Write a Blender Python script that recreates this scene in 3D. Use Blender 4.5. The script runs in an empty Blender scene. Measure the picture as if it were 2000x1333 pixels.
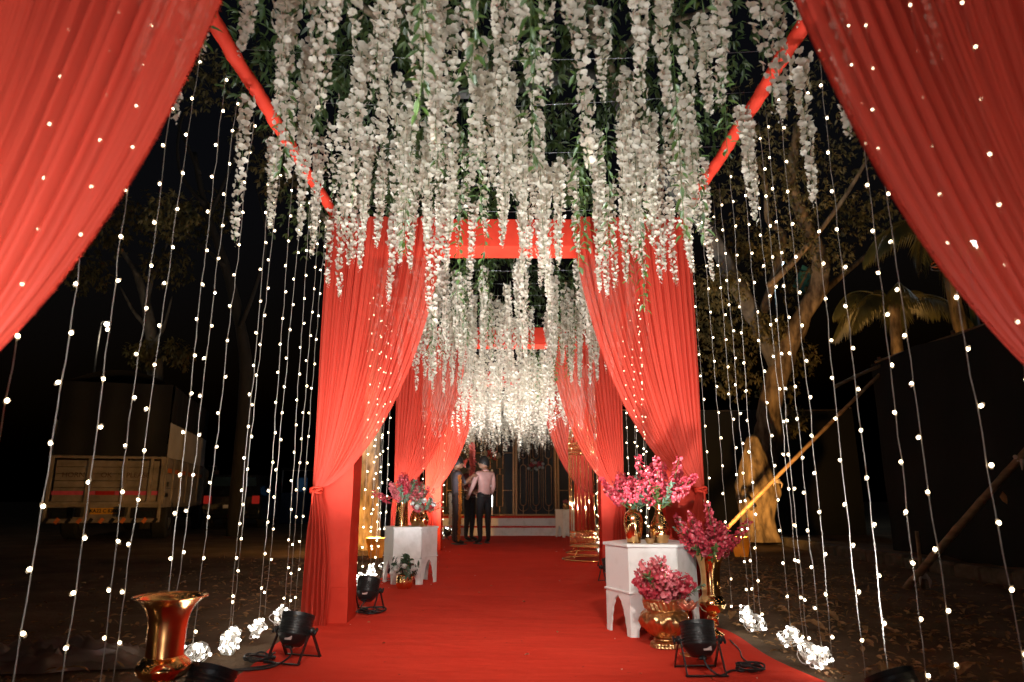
import bpy, math, random
from math import sin, cos, pi, radians, sqrt
from mathutils import Vector, Matrix, Euler, noise as mnoise

R = random.Random(7)
scene = bpy.context.scene
COL = scene.collection

# ------------------------------------------------------------------ camera, sky, moon, exposure
CAM_H, PITCH = 0.92, radians(12.93)
cam_data = bpy.data.cameras.new("camera")
cam_data.lens = 24.0
cam_data.sensor_width = 36.0
cam_data.clip_start = 0.05
cam_data.clip_end = 600.0
cam_data.dof.use_dof = True
cam_data.dof.focus_distance = 5.6
cam_data.dof.aperture_fstop = 2.4
cam = bpy.data.objects.new("camera", cam_data)
COL.objects.link(cam)
cam.location = (0, 0, CAM_H)
cam.rotation_euler = (radians(90) + PITCH, 0, radians(-0.26))
scene.camera = cam

world = bpy.data.worlds.new("World")
scene.world = world
world.use_nodes = True
wn = world.node_tree
sky = wn.nodes.new("ShaderNodeTexSky")
sky.sky_type = 'NISHITA'
sky.sun_disc = False
sky.sun_elevation = radians(-4.0)
sky.sun_rotation = radians(200)
bg = wn.nodes["Background"]
bg.inputs[1].default_value = 0.12
wn.links.new(sky.outputs[0], bg.inputs[0])

moon_d = bpy.data.lights.new("moon", 'SUN')
moon_d.energy = 0.012
moon_d.angle = radians(0.5)
moon_d.color = (0.6, 0.8, 1.0)
moon = bpy.data.objects.new("moon", moon_d)
COL.objects.link(moon)
moon.rotation_euler = (radians(40), radians(15), radians(20))

scene.view_settings.view_transform = 'Standard'
scene.view_settings.look = 'None'
scene.view_settings.gamma = 1.0
scene.view_settings.use_curve_mapping = False
scene.view_settings.exposure = 0.55

scene.render.engine = 'CYCLES'
cy = scene.cycles
cy.use_denoising = True
cy.max_bounces = 7
cy.diffuse_bounces = 3
cy.glossy_bounces = 4
cy.transmission_bounces = 5
cy.transparent_max_bounces = 16
cy.sample_clamp_indirect = 6.0
cy.caustics_reflective = False
cy.caustics_refractive = False

# lamp powers
PAR_W = 250.0
COOL = (0.93, 0.97, 1.0)
WARM = (1.0, 0.50, 0.13)

# ------------------------------------------------------------------ helpers
def at(px, py, Y):
    """world point seen at a photo pixel, on the plane at depth Y"""
    a = (px - 1000) / 1333.0
    b = (666.5 - py) / 1333.0
    y = cos(PITCH) - b * sin(PITCH)
    z = sin(PITCH) + b * cos(PITCH)
    t = radians(-0.26)
    dx, dy = a * cos(t) - y * sin(t), a * sin(t) + y * cos(t)
    k = Y / dy
    return Vector((dx * k, Y, CAM_H + z * k))

def kids(o):
    return [c for c in bpy.data.objects if c.parent == o]

class MB:
    """collects shapes; build() links them as one mesh object"""
    def __init__(s):
        s.v, s.f, s.m, s.uv = [], [], [], None
    def add(s, vs, fs, m=0, M=None):
        n = len(s.v)
        s.v.extend([tuple(M @ Vector(p)) for p in vs] if M is not None else [tuple(p) for p in vs])
        s.f.extend([tuple(i + n for i in f) for f in fs])
        s.m.extend([m] * len(fs))
        return s
    def box(s, c, size, m=0, rot=None, M=None):
        x, y, z = size[0] / 2, size[1] / 2, size[2] / 2
        vs = [Vector((a, b, d)) for a in (-x, x) for b in (-y, y) for d in (-z, z)]
        if rot is not None:
            e = Euler(rot).to_matrix()
            vs = [e @ p for p in vs]
        vs = [p + Vector(c) for p in vs]
        fs = [(0, 1, 3, 2), (4, 6, 7, 5), (0, 4, 5, 1), (2, 3, 7, 6), (0, 2, 6, 4), (1, 5, 7, 3)]
        return s.add(vs, fs, m, M)
    def bbox(s, c, size, b=0.006, m=0, M=None):
        """box with chamfered vertical and top edges"""
        x, y, z = size[0] / 2, size[1] / 2, size[2] / 2
        b = min(b, x * .9, y * .9, z * .9)
        def ring(zz, k):
            return [(-x + k + b, -y + k, zz), (x - k - b, -y + k, zz), (x - k, -y + k + b, zz), (x - k, y - k - b, zz),
                    (x - k - b, y - k, zz), (-x + k + b, y - k, zz), (-x + k, y - k - b, zz), (-x + k, -y + k + b, zz)]
        vs = ring(-z, b) + ring(-z + b, 0) + ring(z - b, 0) + ring(z, b)
        vs = [(p[0] + c[0], p[1] + c[1], p[2] + c[2]) for p in vs]
        fs = [tuple(range(7, -1, -1)), tuple(range(24, 32))]
        for k in range(3):
            for i in range(8):
                j = (i + 1) % 8
                fs.append((k * 8 + i, k * 8 + j, k * 8 + 8 + j, k * 8 + 8 + i))
        return s.add(vs, fs, m, M)
    def tube(s, pts, rad, n=6, m=0, caps=True, closed=False, M=None):
        pts = [Vector(p) for p in pts]
        N = len(pts)
        rad = rad if isinstance(rad, (list, tuple)) else [rad] * N
        vs, fs = [], []
        up = None
        for i, p in enumerate(pts):
            a = pts[(i + 1) % N] if (closed or i < N - 1) else p
            b = pts[(i - 1) % N] if (closed or i > 0) else p
            t = (a - b)
            t = t.normalized() if t.length > 1e-9 else Vector((0, 0, 1))
            if up is None:
                up = t.orthogonal().normalized()
            up = up - t * up.dot(t)
            up = up.normalized() if up.length > 1e-6 else t.orthogonal().normalized()
            w = t.cross(up)
            for k in range(n):
                q = 2 * pi * k / n
                vs.append(p + (up * cos(q) + w * sin(q)) * rad[i])
        for i in range(N if closed else N - 1):
            i2 = (i + 1) % N
            for k in range(n):
                k2 = (k + 1) % n
                fs.append((i * n + k, i * n + k2, i2 * n + k2, i2 * n + k))
        if caps and not closed:
            fs.append(tuple(range(n - 1, -1, -1)))
            fs.append(tuple((N - 1) * n + k for k in range(n)))
        return s.add(vs, fs, m, M)
    def lathe(s, prof, n=32, c=(0, 0, 0), m=0, M=None, close=True, wob=None):
        vs, fs = [], []
        for i, (r, z) in enumerate(prof):
            for k in range(n):
                q = 2 * pi * k / n
                rr = r if wob is None else wob(r, z, q)
                vs.append((c[0] + rr * cos(q), c[1] + rr * sin(q), c[2] + z))
        for i in range(len(prof) - 1):
            for k in range(n):
                k2 = (k + 1) % n
                fs.append((i * n + k, i * n + k2, (i + 1) * n + k2, (i + 1) * n + k))
        if close:
            fs.append(tuple(range(n - 1, -1, -1)))
            fs.append(tuple((len(prof) - 1) * n + k for k in range(n)))
        return s.add(vs, fs, m, M)
    def ball(s, c, r, n=8, m=0, sc=(1, 1, 1), M=None, rot=None):
        prof = [(sin(pi * i / n), -cos(pi * i / n)) for i in range(n + 1)]
        vs, fs = [], []
        e = Euler(rot).to_matrix() if rot is not None else None
        nn = n * 2
        vs.append(Vector((0, 0, -1)))
        for i in range(1, n):
            for k in range(nn):
                vs.append(Vector((prof[i][0] * cos(2 * pi * k / nn), prof[i][0] * sin(2 * pi * k / nn), prof[i][1])))
        vs.append(Vector((0, 0, 1)))
        for k in range(nn):
            fs.append((0, 1 + (k + 1) % nn, 1 + k))
        for i in range(n - 2):
            for k in range(nn):
                a = 1 + i * nn
                fs.append((a + k, a + (k + 1) % nn, a + nn + (k + 1) % nn, a + nn + k))
        a = 1 + (n - 2) * nn
        for k in range(nn):
            fs.append((a + k, a + (k + 1) % nn, len(vs) - 1))
        out = []
        for p in vs:
            p = Vector((p.x * r * sc[0], p.y * r * sc[1], p.z * r * sc[2]))
            if e is not None:
                p = e @ p
            out.append(p + Vector(c))
        return s.add(out, fs, m, M)
    def petal(s, c, d, nrm, L, W, m=0, cup=0.25, n=6):
        """rounded petal: a fan that starts at c, runs along d for L, width W, cupped along nrm"""
        d = d.normalized()
        w = d.cross(nrm)
        w = w.normalized() if w.length > 1e-6 else d.orthogonal().normalized()
        nn = w.cross(d)
        vs = [c + d * L * .55]
        for k in range(n):
            q = 2 * pi * (k + .5) / n
            rr = 1.0
            vs.append(c + d * (L * .5 - cos(q) * L * .5) + w * (sin(q) * W * .5) + nn * (cup * L * (abs(sin(q)) * .35 + (0.5 - cos(q) * .5) ** 2 * .6)))
        fs = [(0, 1 + k, 1 + (k + 1) % n) for k in range(n)]
        return s.add(vs, fs, m)
    def leaf(s, c, d, nrm, L, W, m=0, droop=0.15, fold=0.18):
        d = d.normalized()
        w = d.cross(nrm)
        w = w.normalized() if w.length > 1e-6 else d.orthogonal().normalized()
        nn = w.cross(d)
        a, b = c + d * L * .38 - nn * droop * L * .15, c + d * L * .72 - nn * droop * L * .55
        e = c + d * L - nn * droop * L
        vs = [c, a, b, e, a + w * W * .5 + nn * fold * W, b + w * W * .36 + nn * fold * W, a - w * W * .5 + nn * fold * W, b - w * W * .36 + nn * fold * W]
        fs = [(0, 4, 1), (1, 4, 5, 2), (2, 5, 3), (0, 1, 6), (1, 2, 7, 6), (2, 3, 7)]
        return s.add(vs, fs, m)
    def mesh(s, name, mats, smooth=True):
        me = bpy.data.meshes.new(name)
        me.from_pydata(s.v, [], s.f)
        for m in (mats if isinstance(mats, (list, tuple)) else [mats]):
            me.materials.append(m)
        if any(s.m):
            me.polygons.foreach_set("material_index", s.m)
        if smooth:
            me.polygons.foreach_set("use_smooth", [True] * len(s.f))
        me.update()
        return me
    def build(s, name, mats, parent=None, smooth=True, loc=None, sharp=None):
        me = s.mesh(name, mats, smooth)
        if sharp:
            me.set_sharp_from_angle(angle=radians(sharp))
        return link(name, me, parent, loc)

def link(name, me, parent=None, loc=None, rot=None):
    o = bpy.data.objects.new(name, me)
    COL.objects.link(o)
    if parent is not None:
        o.parent = parent
    if loc is not None:
        o.location = loc
    if rot is not None:
        o.rotation_euler = rot
    return o

def tag(o, label=None, cat=None, group=None, kind=None):
    if label: o['label'] = label
    if cat: o['category'] = cat
    if group: o['group'] = group
    if kind: o['kind'] = kind
    return o

def thing(name, label, cat, loc=(0, 0, 0), rz=0.0, group=None):
    o = bpy.data.objects.new(name, None)
    o.empty_display_size = 0.1
    COL.objects.link(o)
    o.location = loc
    o.rotation_euler = (0, 0, rz)
    return tag(o, label, cat, group)

def struct(o):
    o['kind'] = 'structure'
    return o

def copy_tree(o, children, loc=None, rz=None, label=None):
    """copy of a thing with copies of its parts (children: {object: [child, ...]})"""
    c = o.copy()
    COL.objects.link(c)
    if loc is not None: c.location = loc
    if rz is not None: c.rotation_euler.z = rz
    if label: c['label'] = label
    stack = [(o, c)]
    while stack:
        a, b = stack.pop()
        for ch in children.get(a, []):
            d = ch.copy()
            COL.objects.link(d)
            d.parent = b
            stack.append((ch, d))
    return c

def child_map(root):
    out, todo = {}, [root]
    while todo:
        a = todo.pop()
        out[a] = kids(a)
        todo += out[a]
    return out

# ------------------------------------------------------------------ materials
def nodes_of(name):
    m = bpy.data.materials.new(name)
    m.use_nodes = True
    t = m.node_tree
    t.nodes.clear()
    out = t.nodes.new("ShaderNodeOutputMaterial")
    return m, t, out

def noise_node(t, scale, detail=4, rough=.55, coord='Object', stretch=None, dist=0.0):
    tc = t.nodes.new("ShaderNodeTexCoord")
    n = t.nodes.new("ShaderNodeTexNoise")
    n.inputs['Scale'].default_value = scale
    n.inputs['Detail'].default_value = detail
    n.inputs['Roughness'].default_value = rough
    n.inputs['Distortion'].default_value = dist
    if stretch:
        mp = t.nodes.new("ShaderNodeMapping")
        mp.inputs['Scale'].default_value = stretch
        t.links.new(tc.outputs[coord], mp.inputs[0])
        t.links.new(mp.outputs[0], n.inputs[0])
    else:
        t.links.new(tc.outputs[coord], n.inputs[0])
    return n

def ramp(t, fac, stops):
    r = t.nodes.new("ShaderNodeValToRGB")
    el = r.color_ramp.elements
    while len(el) < len(stops):
        el.new(0.5)
    for e, (p, c) in zip(el, stops):
        e.position = p
        e.color = (*c, 1)
    t.links.new(fac, r.inputs[0])
    return r

def pmat(name, c1, c2=None, rough=.5, metal=0., scale=12, bump=0., bscale=60, spec=.5, stretch=None, lo=.35, hi=.7, sheen=0., rvar=0., coat=0., detail=4):
    m, t, out = nodes_of(name)
    b = t.nodes.new("ShaderNodeBsdfPrincipled")
    t.links.new(b.outputs[0], out.inputs[0])
    b.inputs['Roughness'].default_value = rough
    b.inputs['Metallic'].default_value = metal
    b.inputs['Specular IOR Level'].default_value = spec
    b.inputs['Sheen Weight'].default_value = sheen
    b.inputs['Coat Weight'].default_value = coat
    if c2 is None:
        c2 = tuple(x * .8 for x in c1)
    n = noise_node(t, scale, detail, stretch=stretch)
    r = ramp(t, n.outputs[0], [(lo, c2), (hi, c1)])
    t.links.new(r.outputs[0], b.inputs['Base Color'])
    if rvar:
        mr = t.nodes.new("ShaderNodeMapRange")
        mr.inputs['From Min'].default_value = .3
        mr.inputs['From Max'].default_value = .7
        mr.inputs['To Min'].default_value = max(0, rough - rvar)
        mr.inputs['To Max'].default_value = min(1, rough + rvar)
        t.links.new(n.outputs[0], mr.inputs[0])
        t.links.new(mr.outputs[0], b.inputs['Roughness'])
    if bump:
        n2 = noise_node(t, bscale, 5, stretch=stretch)
        bp = t.nodes.new("ShaderNodeBump")
        bp.inputs['Strength'].default_value = bump
        bp.inputs['Distance'].default_value = .01
        t.links.new(n2.outputs[0], bp.inputs['Height'])
        t.links.new(bp.outputs[0], b.inputs['Normal'])
    return m

def thin_mat(name, c1, c2, transl=.35, transp=0., scale=8, rough=.6, tcol=None, gloss=0.05, stretch=None, bump=0., bscale=200):
    """cloth, petals and leaves: diffuse + translucent (+ open weave)"""
    m, t, out = nodes_of(name)
    n = noise_node(t, scale, 3, stretch=stretch)
    r = ramp(t, n.outputs[0], [(.35, c2), (.68, c1)])
    d = t.nodes.new("ShaderNodeBsdfDiffuse")
    tr = t.nodes.new("ShaderNodeBsdfTranslucent")
    gl = t.nodes.new("ShaderNodeBsdfGlossy")
    gl.inputs['Roughness'].default_value = rough
    gl.inputs['Color'].default_value = (1, 1, 1, 1)
    t.links.new(r.outputs[0], d.inputs[0])
    if tcol is None:
        t.links.new(r.outputs[0], tr.inputs[0])
    else:
        tr.inputs[0].default_value = (*tcol, 1)
    mx = t.nodes.new("ShaderNodeMixShader")
    mx.inputs[0].default_value = transl
    t.links.new(d.outputs[0], mx.inputs[1])
    t.links.new(tr.outputs[0], mx.inputs[2])
    mg = t.nodes.new("ShaderNodeMixShader")
    mg.inputs[0].default_value = gloss
    t.links.new(mx.outputs[0], mg.inputs[1])
    t.links.new(gl.outputs[0], mg.inputs[2])
    last = mg
    if bump:
        nb = noise_node(t, bscale, 4, stretch=stretch)
        bp = t.nodes.new("ShaderNodeBump")
        bp.inputs['Strength'].default_value = bump
        bp.inputs['Distance'].default_value = .01
        t.links.new(nb.outputs[0], bp.inputs['Height'])
        t.links.new(bp.outputs[0], d.inputs['Normal'])
    if transp:
        tp = t.nodes.new("ShaderNodeBsdfTransparent")
        mt = t.nodes.new("ShaderNodeMixShader")
        mt.inputs[0].default_value = transp
        t.links.new(last.outputs[0], mt.inputs[1])
        t.links.new(tp.outputs[0], mt.inputs[2])
        last = mt
    t.links.new(last.outputs[0], out.inputs[0])
    return m

def emit(name, col, s, sampling=None):
    m, t, out = nodes_of(name)
    e = t.nodes.new("ShaderNodeEmission")
    e.inputs[0].default_value = (*col, 1)
    e.inputs[1].default_value = s
    t.links.new(e.outputs[0], out.inputs[0])
    if sampling:
        m.cycles.emission_sampling = sampling
    return m

RED = (0.65, 0.071, 0.038)
RED2 = (0.54, 0.052, 0.028)
M = dict(
    drape=thin_mat("red sheer cloth", RED, RED2, .34, .19, 3, bump=.25, bscale=350, gloss=.015, tcol=(.78, .085, .042), stretch=(1, 1, .25)),
    cloth=thin_mat("red lining cloth", (.74, .055, .026), (.64, .042, .019), .15, 0.05, 5, bump=.3, bscale=220, gloss=.015),
    carpet=None,
    petal=thin_mat("white silk petals", (.82, .76, .63), (.70, .63, .50), .48, 0, 25, gloss=.03),
    stem=pmat("green stem", (.12, .2, .06), rough=.6),
    leaf=thin_mat("ruscus leaf", (.085, .16, .03), (.045, .095, .02), .3, 0, 20, rough=.4, gloss=.05, tcol=(.15, .22, .03)),
    leaf_pale=thin_mat("grey green leaf", (.25, .36, .25), (.14, .25, .16), .25, 0, 20, gloss=.06),
    leaf_dark=thin_mat("dark rose leaf", (.05, .1, .04), (.03, .07, .03), .15, 0, 20, gloss=.08),
    tree_leaf=thin_mat("mango leaf", (.085, .13, .03), (.04, .075, .02), .35, 0, 1.5, rough=.45, gloss=.06, tcol=(.14, .2, .03)),
    dry_green=thin_mat("olive leaf", (.24, .19, .06), (.10, .09, .03), .3, 0, 2, gloss=.04),
    pink=thin_mat("magenta silk blossom", (.64, .06, .09), (.44, .025, .045), .28, 0, 30, gloss=.03),
    pale_pink=thin_mat("rose pink silk blossom", (.78, .24, .25), (.62, .12, .14), .3, 0, 30, gloss=.03),
    bark=pmat("rough bark", (.34, .25, .15), (.06, .04, .025), rough=.9, scale=7, bump=1.0, bscale=14, stretch=(1, 1, .35)),
    bark_grey=pmat("pale bark", (.20, .19, .17), (.07, .065, .06), rough=.9, scale=6, bump=.8, bscale=16, stretch=(1, 1, .35)),
    gold=pmat("polished gold", (.92, .56, .24), (.86, .48, .19), rough=.13, metal=1, scale=30, rvar=.05),
    gold_dull=pmat("brushed gold", (.74, .46, .22), (.55, .31, .13), rough=.34, metal=1, scale=18, bump=.15, bscale=70),
    copper=pmat("polished copper", (.92, .46, .17), (.84, .39, .13), rough=.19, metal=1, scale=6, rvar=.04),
    gold_paint=pmat("gold paint", (.45, .25, .12), (.3, .16, .07), rough=.5, metal=.7, scale=30),
    white=pmat("white lacquered board", (.76, .74, .71), (.58, .55, .51), rough=.45, scale=7, lo=.25, hi=.5, bump=.05, bscale=30),
    black=pmat("black powder coat", (.014, .014, .014), (.008, .008, .008), rough=.35, scale=60, bump=.1, bscale=200),
    rubber=pmat("black cable", (.012, .012, .012), rough=.5),
    wire=thin_mat("clear wire", (.44, .38, .31), (.34, .29, .24), .3, 0, 30, gloss=.06),
    steel=pmat("galvanised steel", (.4, .4, .4), rough=.45, metal=.9),
    bamboo=pmat("bamboo", (.28, .18, .09), (.15, .09, .045), rough=.6, scale=5, stretch=(1, 1, 4)),
    tarp=pmat("black shade cloth", (.007, .0075, .008), (.005, .0055, .006), rough=.9, scale=2, bump=.3, bscale=6),
    cream=pmat("cream truck paint", (.36, .30, .24), (.17, .14, .11), rough=.6, scale=3, bump=.1, bscale=20),
    white_panel=pmat("white tarpaulin panel", (.62, .56, .48), (.48, .42, .35), rough=.6, scale=2),
    truck_tarp=pmat("black tarpaulin", (.009, .009, .010), (.006, .006, .006), rough=.8, scale=3, bump=.5, bscale=5),
    bark_dark=pmat("dark bark", (.022, .018, .014), (.01, .009, .007), rough=.9, scale=6, bump=.8, bscale=16, stretch=(1, 1, .35)),
    wire_white=thin_mat("glare whitened coil wire", (.88, .86, .82), (.80, .78, .74), .4, 0, 30, gloss=.04),  # same wire as the hanging strings, whitened to stand for bulb glare
    tyre=pmat("tyre rubber", (.015, .015, .015), rough=.8),
    plate=pmat("yellow plate", (.75, .38, .03), rough=.5),
    ink=pmat("black ink", (.015, .012, .01), rough=.6),
    paint_brown=pmat("faded brown lettering", (.10, .05, .035), rough=.8),
    pinkband=pmat("pink reflector band", (.72, .11, .19), (.6, .08, .15), rough=.4),
    redband=pmat("red reflector band", (.5, .02, .02), rough=.4),
    orange=pmat("orange reflector", (.75, .2, .05), rough=.4),
    car=pmat("dark car paint", (.012, .014, .018), rough=.2, coat=.6),
    glass_dark=pmat("dark glass", (.02, .025, .03), rough=.08),
    skin=pmat("skin", (.35, .18, .11), (.30, .15, .09), rough=.55),
    hair=pmat("black hair", (.012, .01, .009), rough=.5, bump=.4, bscale=90),
    shirt=pmat("pink shirt cotton", (.60, .36, .32), (.52, .29, .26), rough=.8, scale=9, bump=.4, bscale=22),
    maroon=pmat("maroon shirt cotton", (.12, .018, .014), (.09, .012, .01), rough=.8, bump=.4, bscale=22),
    greyshirt=pmat("grey shirt cotton", (.10, .08, .09), rough=.8, bump=.4, bscale=22),
    trouser=pmat("black trouser", (.012, .012, .014), rough=.8, bump=.3, bscale=25),
    trouser2=pmat("brown trouser", (.05, .03, .028), rough=.8, bump=.3, bscale=25),
    shoe=pmat("dark shoe", (.02, .015, .012), rough=.4),
    sole=pmat("pale sole", (.12, .09, .07), rough=.6),
    bulb=emit("warm bulb glow", (1.0, .80, .50), 11.0),
    bulb_cool=emit("cool bulb glow", (1.0, .93, .82), 7.0),
    lens=emit("lamp lens", (.95, .98, 1.0), 12.0),
    lens_warm=emit("amber lamp lens", (1.0, .55, .1), 5.0),
    tail=pmat("red tail lens", (.5, .01, .01), rough=.15),
    marigold=thin_mat("marigold", (.72, .26, .02), (.5, .12, .01), .2, 0, 40),
    coral=thin_mat("coral petals", (.80, .20, .14), (.6, .1, .08), .2, 0, 40),
    plastic=thin_mat("dusty plastic sheet", (.34, .23, .17), (.2, .13, .09), .4, .08, 8, gloss=.12, rough=.3, bump=.6, bscale=25),
    dryleaf=thin_mat("dry leaf", (.58, .32, .13), (.28, .14, .055), .2, 0, 3, gloss=.04),
    rag=pmat("white rag", (.6, .5, .42), rough=.9),
    teal=pmat("teal board", (.05, .22, .2), rough=.5),
    palm=thin_mat("palm frond", (.16, .15, .04), (.09, .08, .02), .3, 0, 4, gloss=.08, rough=.4),
)

def carpet_mat():
    m, t, out = nodes_of("red event carpet")
    b = t.nodes.new("ShaderNodeBsdfPrincipled")
    t.links.new(b.outputs[0], out.inputs[0])
    b.inputs['Roughness'].default_value = .95
    b.inputs['Specular IOR Level'].default_value = .08
    n = noise_node(t, 1.3, 5, coord='Object')
    n2 = noise_node(t, 260, 2, coord='Object')
    ad = t.nodes.new("ShaderNodeMath"); ad.operation = 'MULTIPLY_ADD'
    ad.inputs[1].default_value = .35
    t.links.new(n2.outputs[0], ad.inputs[0]); t.links.new(n.outputs[0], ad.inputs[2])
    r = ramp(t, ad.outputs[0], [(.45, (.58, .036, .018)), (.9, (.68, .052, .027))])
    # small trodden specks
    v = noise_node(t, 16, 6, rough=.7, coord='Object')
    sp = ramp(t, v.outputs[0], [(.66, (0, 0, 0)), (.71, (1, 1, 1))])
    mx = t.nodes.new("ShaderNodeMix"); mx.data_type = 'RGBA'
    t.links.new(sp.outputs[0], mx.inputs[0])
    t.links.new(r.outputs[0], mx.inputs[6])
    mx.inputs[7].default_value = (.24, .02, .012, 1)
    t.links.new(mx.outputs[2], b.inputs['Base Color'])
    w = noise_node(t, 2.2, 3, coord='Object', stretch=(.8, 2.0, 1))
    bp = t.nodes.new("ShaderNodeBump"); bp.inputs['Strength'].default_value = .55; bp.inputs['Distance'].default_value = .04
    t.links.new(w.outputs[0], bp.inputs['Height'])
    bp2 = t.nodes.new("ShaderNodeBump"); bp2.inputs['Strength'].default_value = .35; bp2.inputs['Distance'].default_value = .003
    t.links.new(n2.outputs[0], bp2.inputs['Height']); t.links.new(bp.outputs[0], bp2.inputs['Normal'])
    t.links.new(bp2.outputs[0], b.inputs['Normal'])
    return m

def dirt_mat():
    m, t, out = nodes_of("trodden earth")
    b = t.nodes.new("ShaderNodeBsdfPrincipled")
    t.links.new(b.outputs[0], out.inputs[0])
    b.inputs['Roughness'].default_value = .92
    b.inputs['Specular IOR Level'].default_value = .2
    n = noise_node(t, 1.1, 8, .65)
    r = ramp(t, n.outputs[0], [(.3, (.09, .058, .034)), (.55, (.17, .11, .065)), (.75, (.24, .16, .10))])
    n2 = noise_node(t, 38, 5, .7)
    sp = ramp(t, n2.outputs[0], [(.66, (0, 0, 0)), (.72, (1, 1, 1))])
    mx = t.nodes.new("ShaderNodeMix"); mx.data_type = 'RGBA'
    t.links.new(sp.outputs[0], mx.inputs[0]); t.links.new(r.outputs[0], mx.inputs[6])
    mx.inputs[7].default_value = (.22, .15, .09, 1)
    t.links.new(mx.outputs[2], b.inputs['Base Color'])
    bp = t.nodes.new("ShaderNodeBump"); bp.inputs['Strength'].default_value = .9; bp.inputs['Distance'].default_value = .02
    t.links.new(n2.outputs[0], bp.inputs['Height'])
    bp2 = t.nodes.new("ShaderNodeBump"); bp2.inputs['Strength'].default_value = .8; bp2.inputs['Distance'].default_value = .05
    n3 = noise_node(t, 6, 5)
    t.links.new(n3.outputs[0], bp2.inputs['Height']); t.links.new(bp.outputs[0], bp2.inputs['Normal'])
    t.links.new(bp2.outputs[0], b.inputs['Normal'])
    return m
M['carpet'] = carpet_mat()
M['dirt'] = dirt_mat()

# ------------------------------------------------------------------ ground, kerb, carpet, walls
GATES = [1.5, 5.42, 9.2, 12.6]          # depth of the four draped gates
HALF = 1.52                              # half width of a gate
TOP = 3.22

mb = MB()
nx, ny = 60, 60
def gx(i): return -1 + 2 * i / nx
vs = []
for j in range(ny + 1):
    for i in range(nx + 1):
        a, b = gx(i), gx(j)
        x = 140 * a * abs(a) ** 1.6
        y = 8 + 150 * b * abs(b) ** 1.6
        inside = max(0, min(1, (abs(x) - 1.9) / 1.0))
        z = (mnoise.noise(Vector((x * .8, y * .8, 0))) * .035 + .01) * inside if abs(x) < 14 and -3 < y < 25 else 0
        vs.append((x, y, z - .012))
fs = [(j * (nx + 1) + i, j * (nx + 1) + i + 1, (j + 1) * (nx + 1) + i + 1, (j + 1) * (nx + 1) + i) for j in range(ny) for i in range(nx)]
mb.add(vs, fs)
struct(mb.build("ground", M['dirt']))

mb = MB()
vs, fs = [], []
NX, NY = 40, 150
for j in range(NY + 1):
    y = -2.5 + 19.9 * j / NY
    for i in range(NX + 1):
        u = i / NX
        xl, xr = -1.50, 1.52
        if y < 5.3:                       # the front corners spread over the earth
            k = min(1, (5.3 - y) / 1.6)
            xr += .10 * k + .03 * sin(y * 4)
            xl += .02 * sin(y * 5) + .05 * k
        x = xl + (xr - xl) * u
        z = .006 + .005 * mnoise.noise(Vector((x * .9, y * 5, 1.0))) + .004 * mnoise.noise(Vector((x * 3, y * 9, 4)))
        if i in (0, NX): z = -.004
        vs.append((x, y, max(z, -.004) + .004))
for j in range(NY):
    for i in range(NX):
        a = j * (NX + 1) + i
        fs.append((a, a + 1, a + NX + 2, a + NX + 1))
mb.add(vs, fs)
tag(mb.build("carpet", M['carpet']), "long red carpet running down the middle to the stage", "carpet")

mb = MB()
for k in range(26):
    y = 3.4 + k * .5
    mb.bbox((5.45 + R.uniform(-.02, .02), y, .04 + R.uniform(-.015, .015)), (.2, .485, .24), .03)
struct(mb.build("kerb", pmat("mossy kerb concrete", (.14, .11, .08), (.06, .05, .035), rough=.95, scale=6, bump=.6, bscale=20), smooth=False))
mb = MB()
vs, fs = [], []
for j in range(31):
    for i in range(9):
        x, y = 5.55 + i * .1, 3.0 + j * .45
        vs.append((x, y, .09 + .05 * mnoise.noise(Vector((x * 2, y * 2, 3)))))
for j in range(30):
    for i in range(8):
        a = j * 9 + i
        fs.append((a, a + 1, a + 10, a + 9))
mb.add(vs, fs)
struct(mb.build("verge_ground", M['dirt']))

def tarp_wall(name, label, p0, p1, h0, h1, seed):
    """cloth hung on poles: p0 -> p1 on the ground, height h0 -> h1"""
    t = thing(name, label, "fence", (0, 0, 0))
    p0, p1 = Vector(p0), Vector(p1)
    d = (p1 - p0)
    nrm = Vector((-d.y, d.x, 0)).normalized()
    n = int(d.length / .25)
    mb = MB()
    vs, fs = [], []
    for i in range(n + 1):
        u = i / n
        h = h0 + (h1 - h0) * u - .08 * abs(sin(u * n * .25 / 2.2 * pi))
        for k in range(9):
            v = k / 8
            q = p0 + d * u + nrm * (.06 * mnoise.noise(Vector((u * n * .35 + seed, v * 1.5, 0))) + .02)
            vs.append((q.x, q.y, v * h + .0))
    for i in range(n):
        for k in range(8):
            a = i * 9 + k
            fs.append((a, a + 9, a + 10, a + 1))
    mb.add(vs, fs)
    mb.build("cloth_panel", M['tarp'], t)
    m = int(d.length / 2.2) + 1
    for i in range(m + 1):
        q = p0 + d * min(1, i / m) - nrm * .12
        h = h0 + (h1 - h0) * min(1, i / m) + .05
        MB().tube([(q.x, q.y, -.1), (q.x + .01, q.y, h)], [.035, .03], 8).build("pole", M['bamboo'], t)
    a, b = p0 - nrm * .06, p1 - nrm * .06
    MB().tube([(a.x, a.y, h0 - .03), ((a.x + b.x) / 2, (a.y + b.y) / 2, (h0 + h1) / 2 - .06), (b.x, b.y, h1 - .03)], .02, 6).build("top_rail", M['bamboo'], t)
    return t
tarp_wall("shade_cloth_fence", "tall black cloth fence along the right side behind bamboo poles", (6.3, 1.5, 0), (6.3, 11.6, 0), 3.15, 3.25, 1)
tarp_wall("shade_cloth_fence", "black cloth fence across the back behind the cut tree stump", (9.0, 17.8, 0), (2.4, 17.8, 0), 3.2, 3.2, 5)

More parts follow.
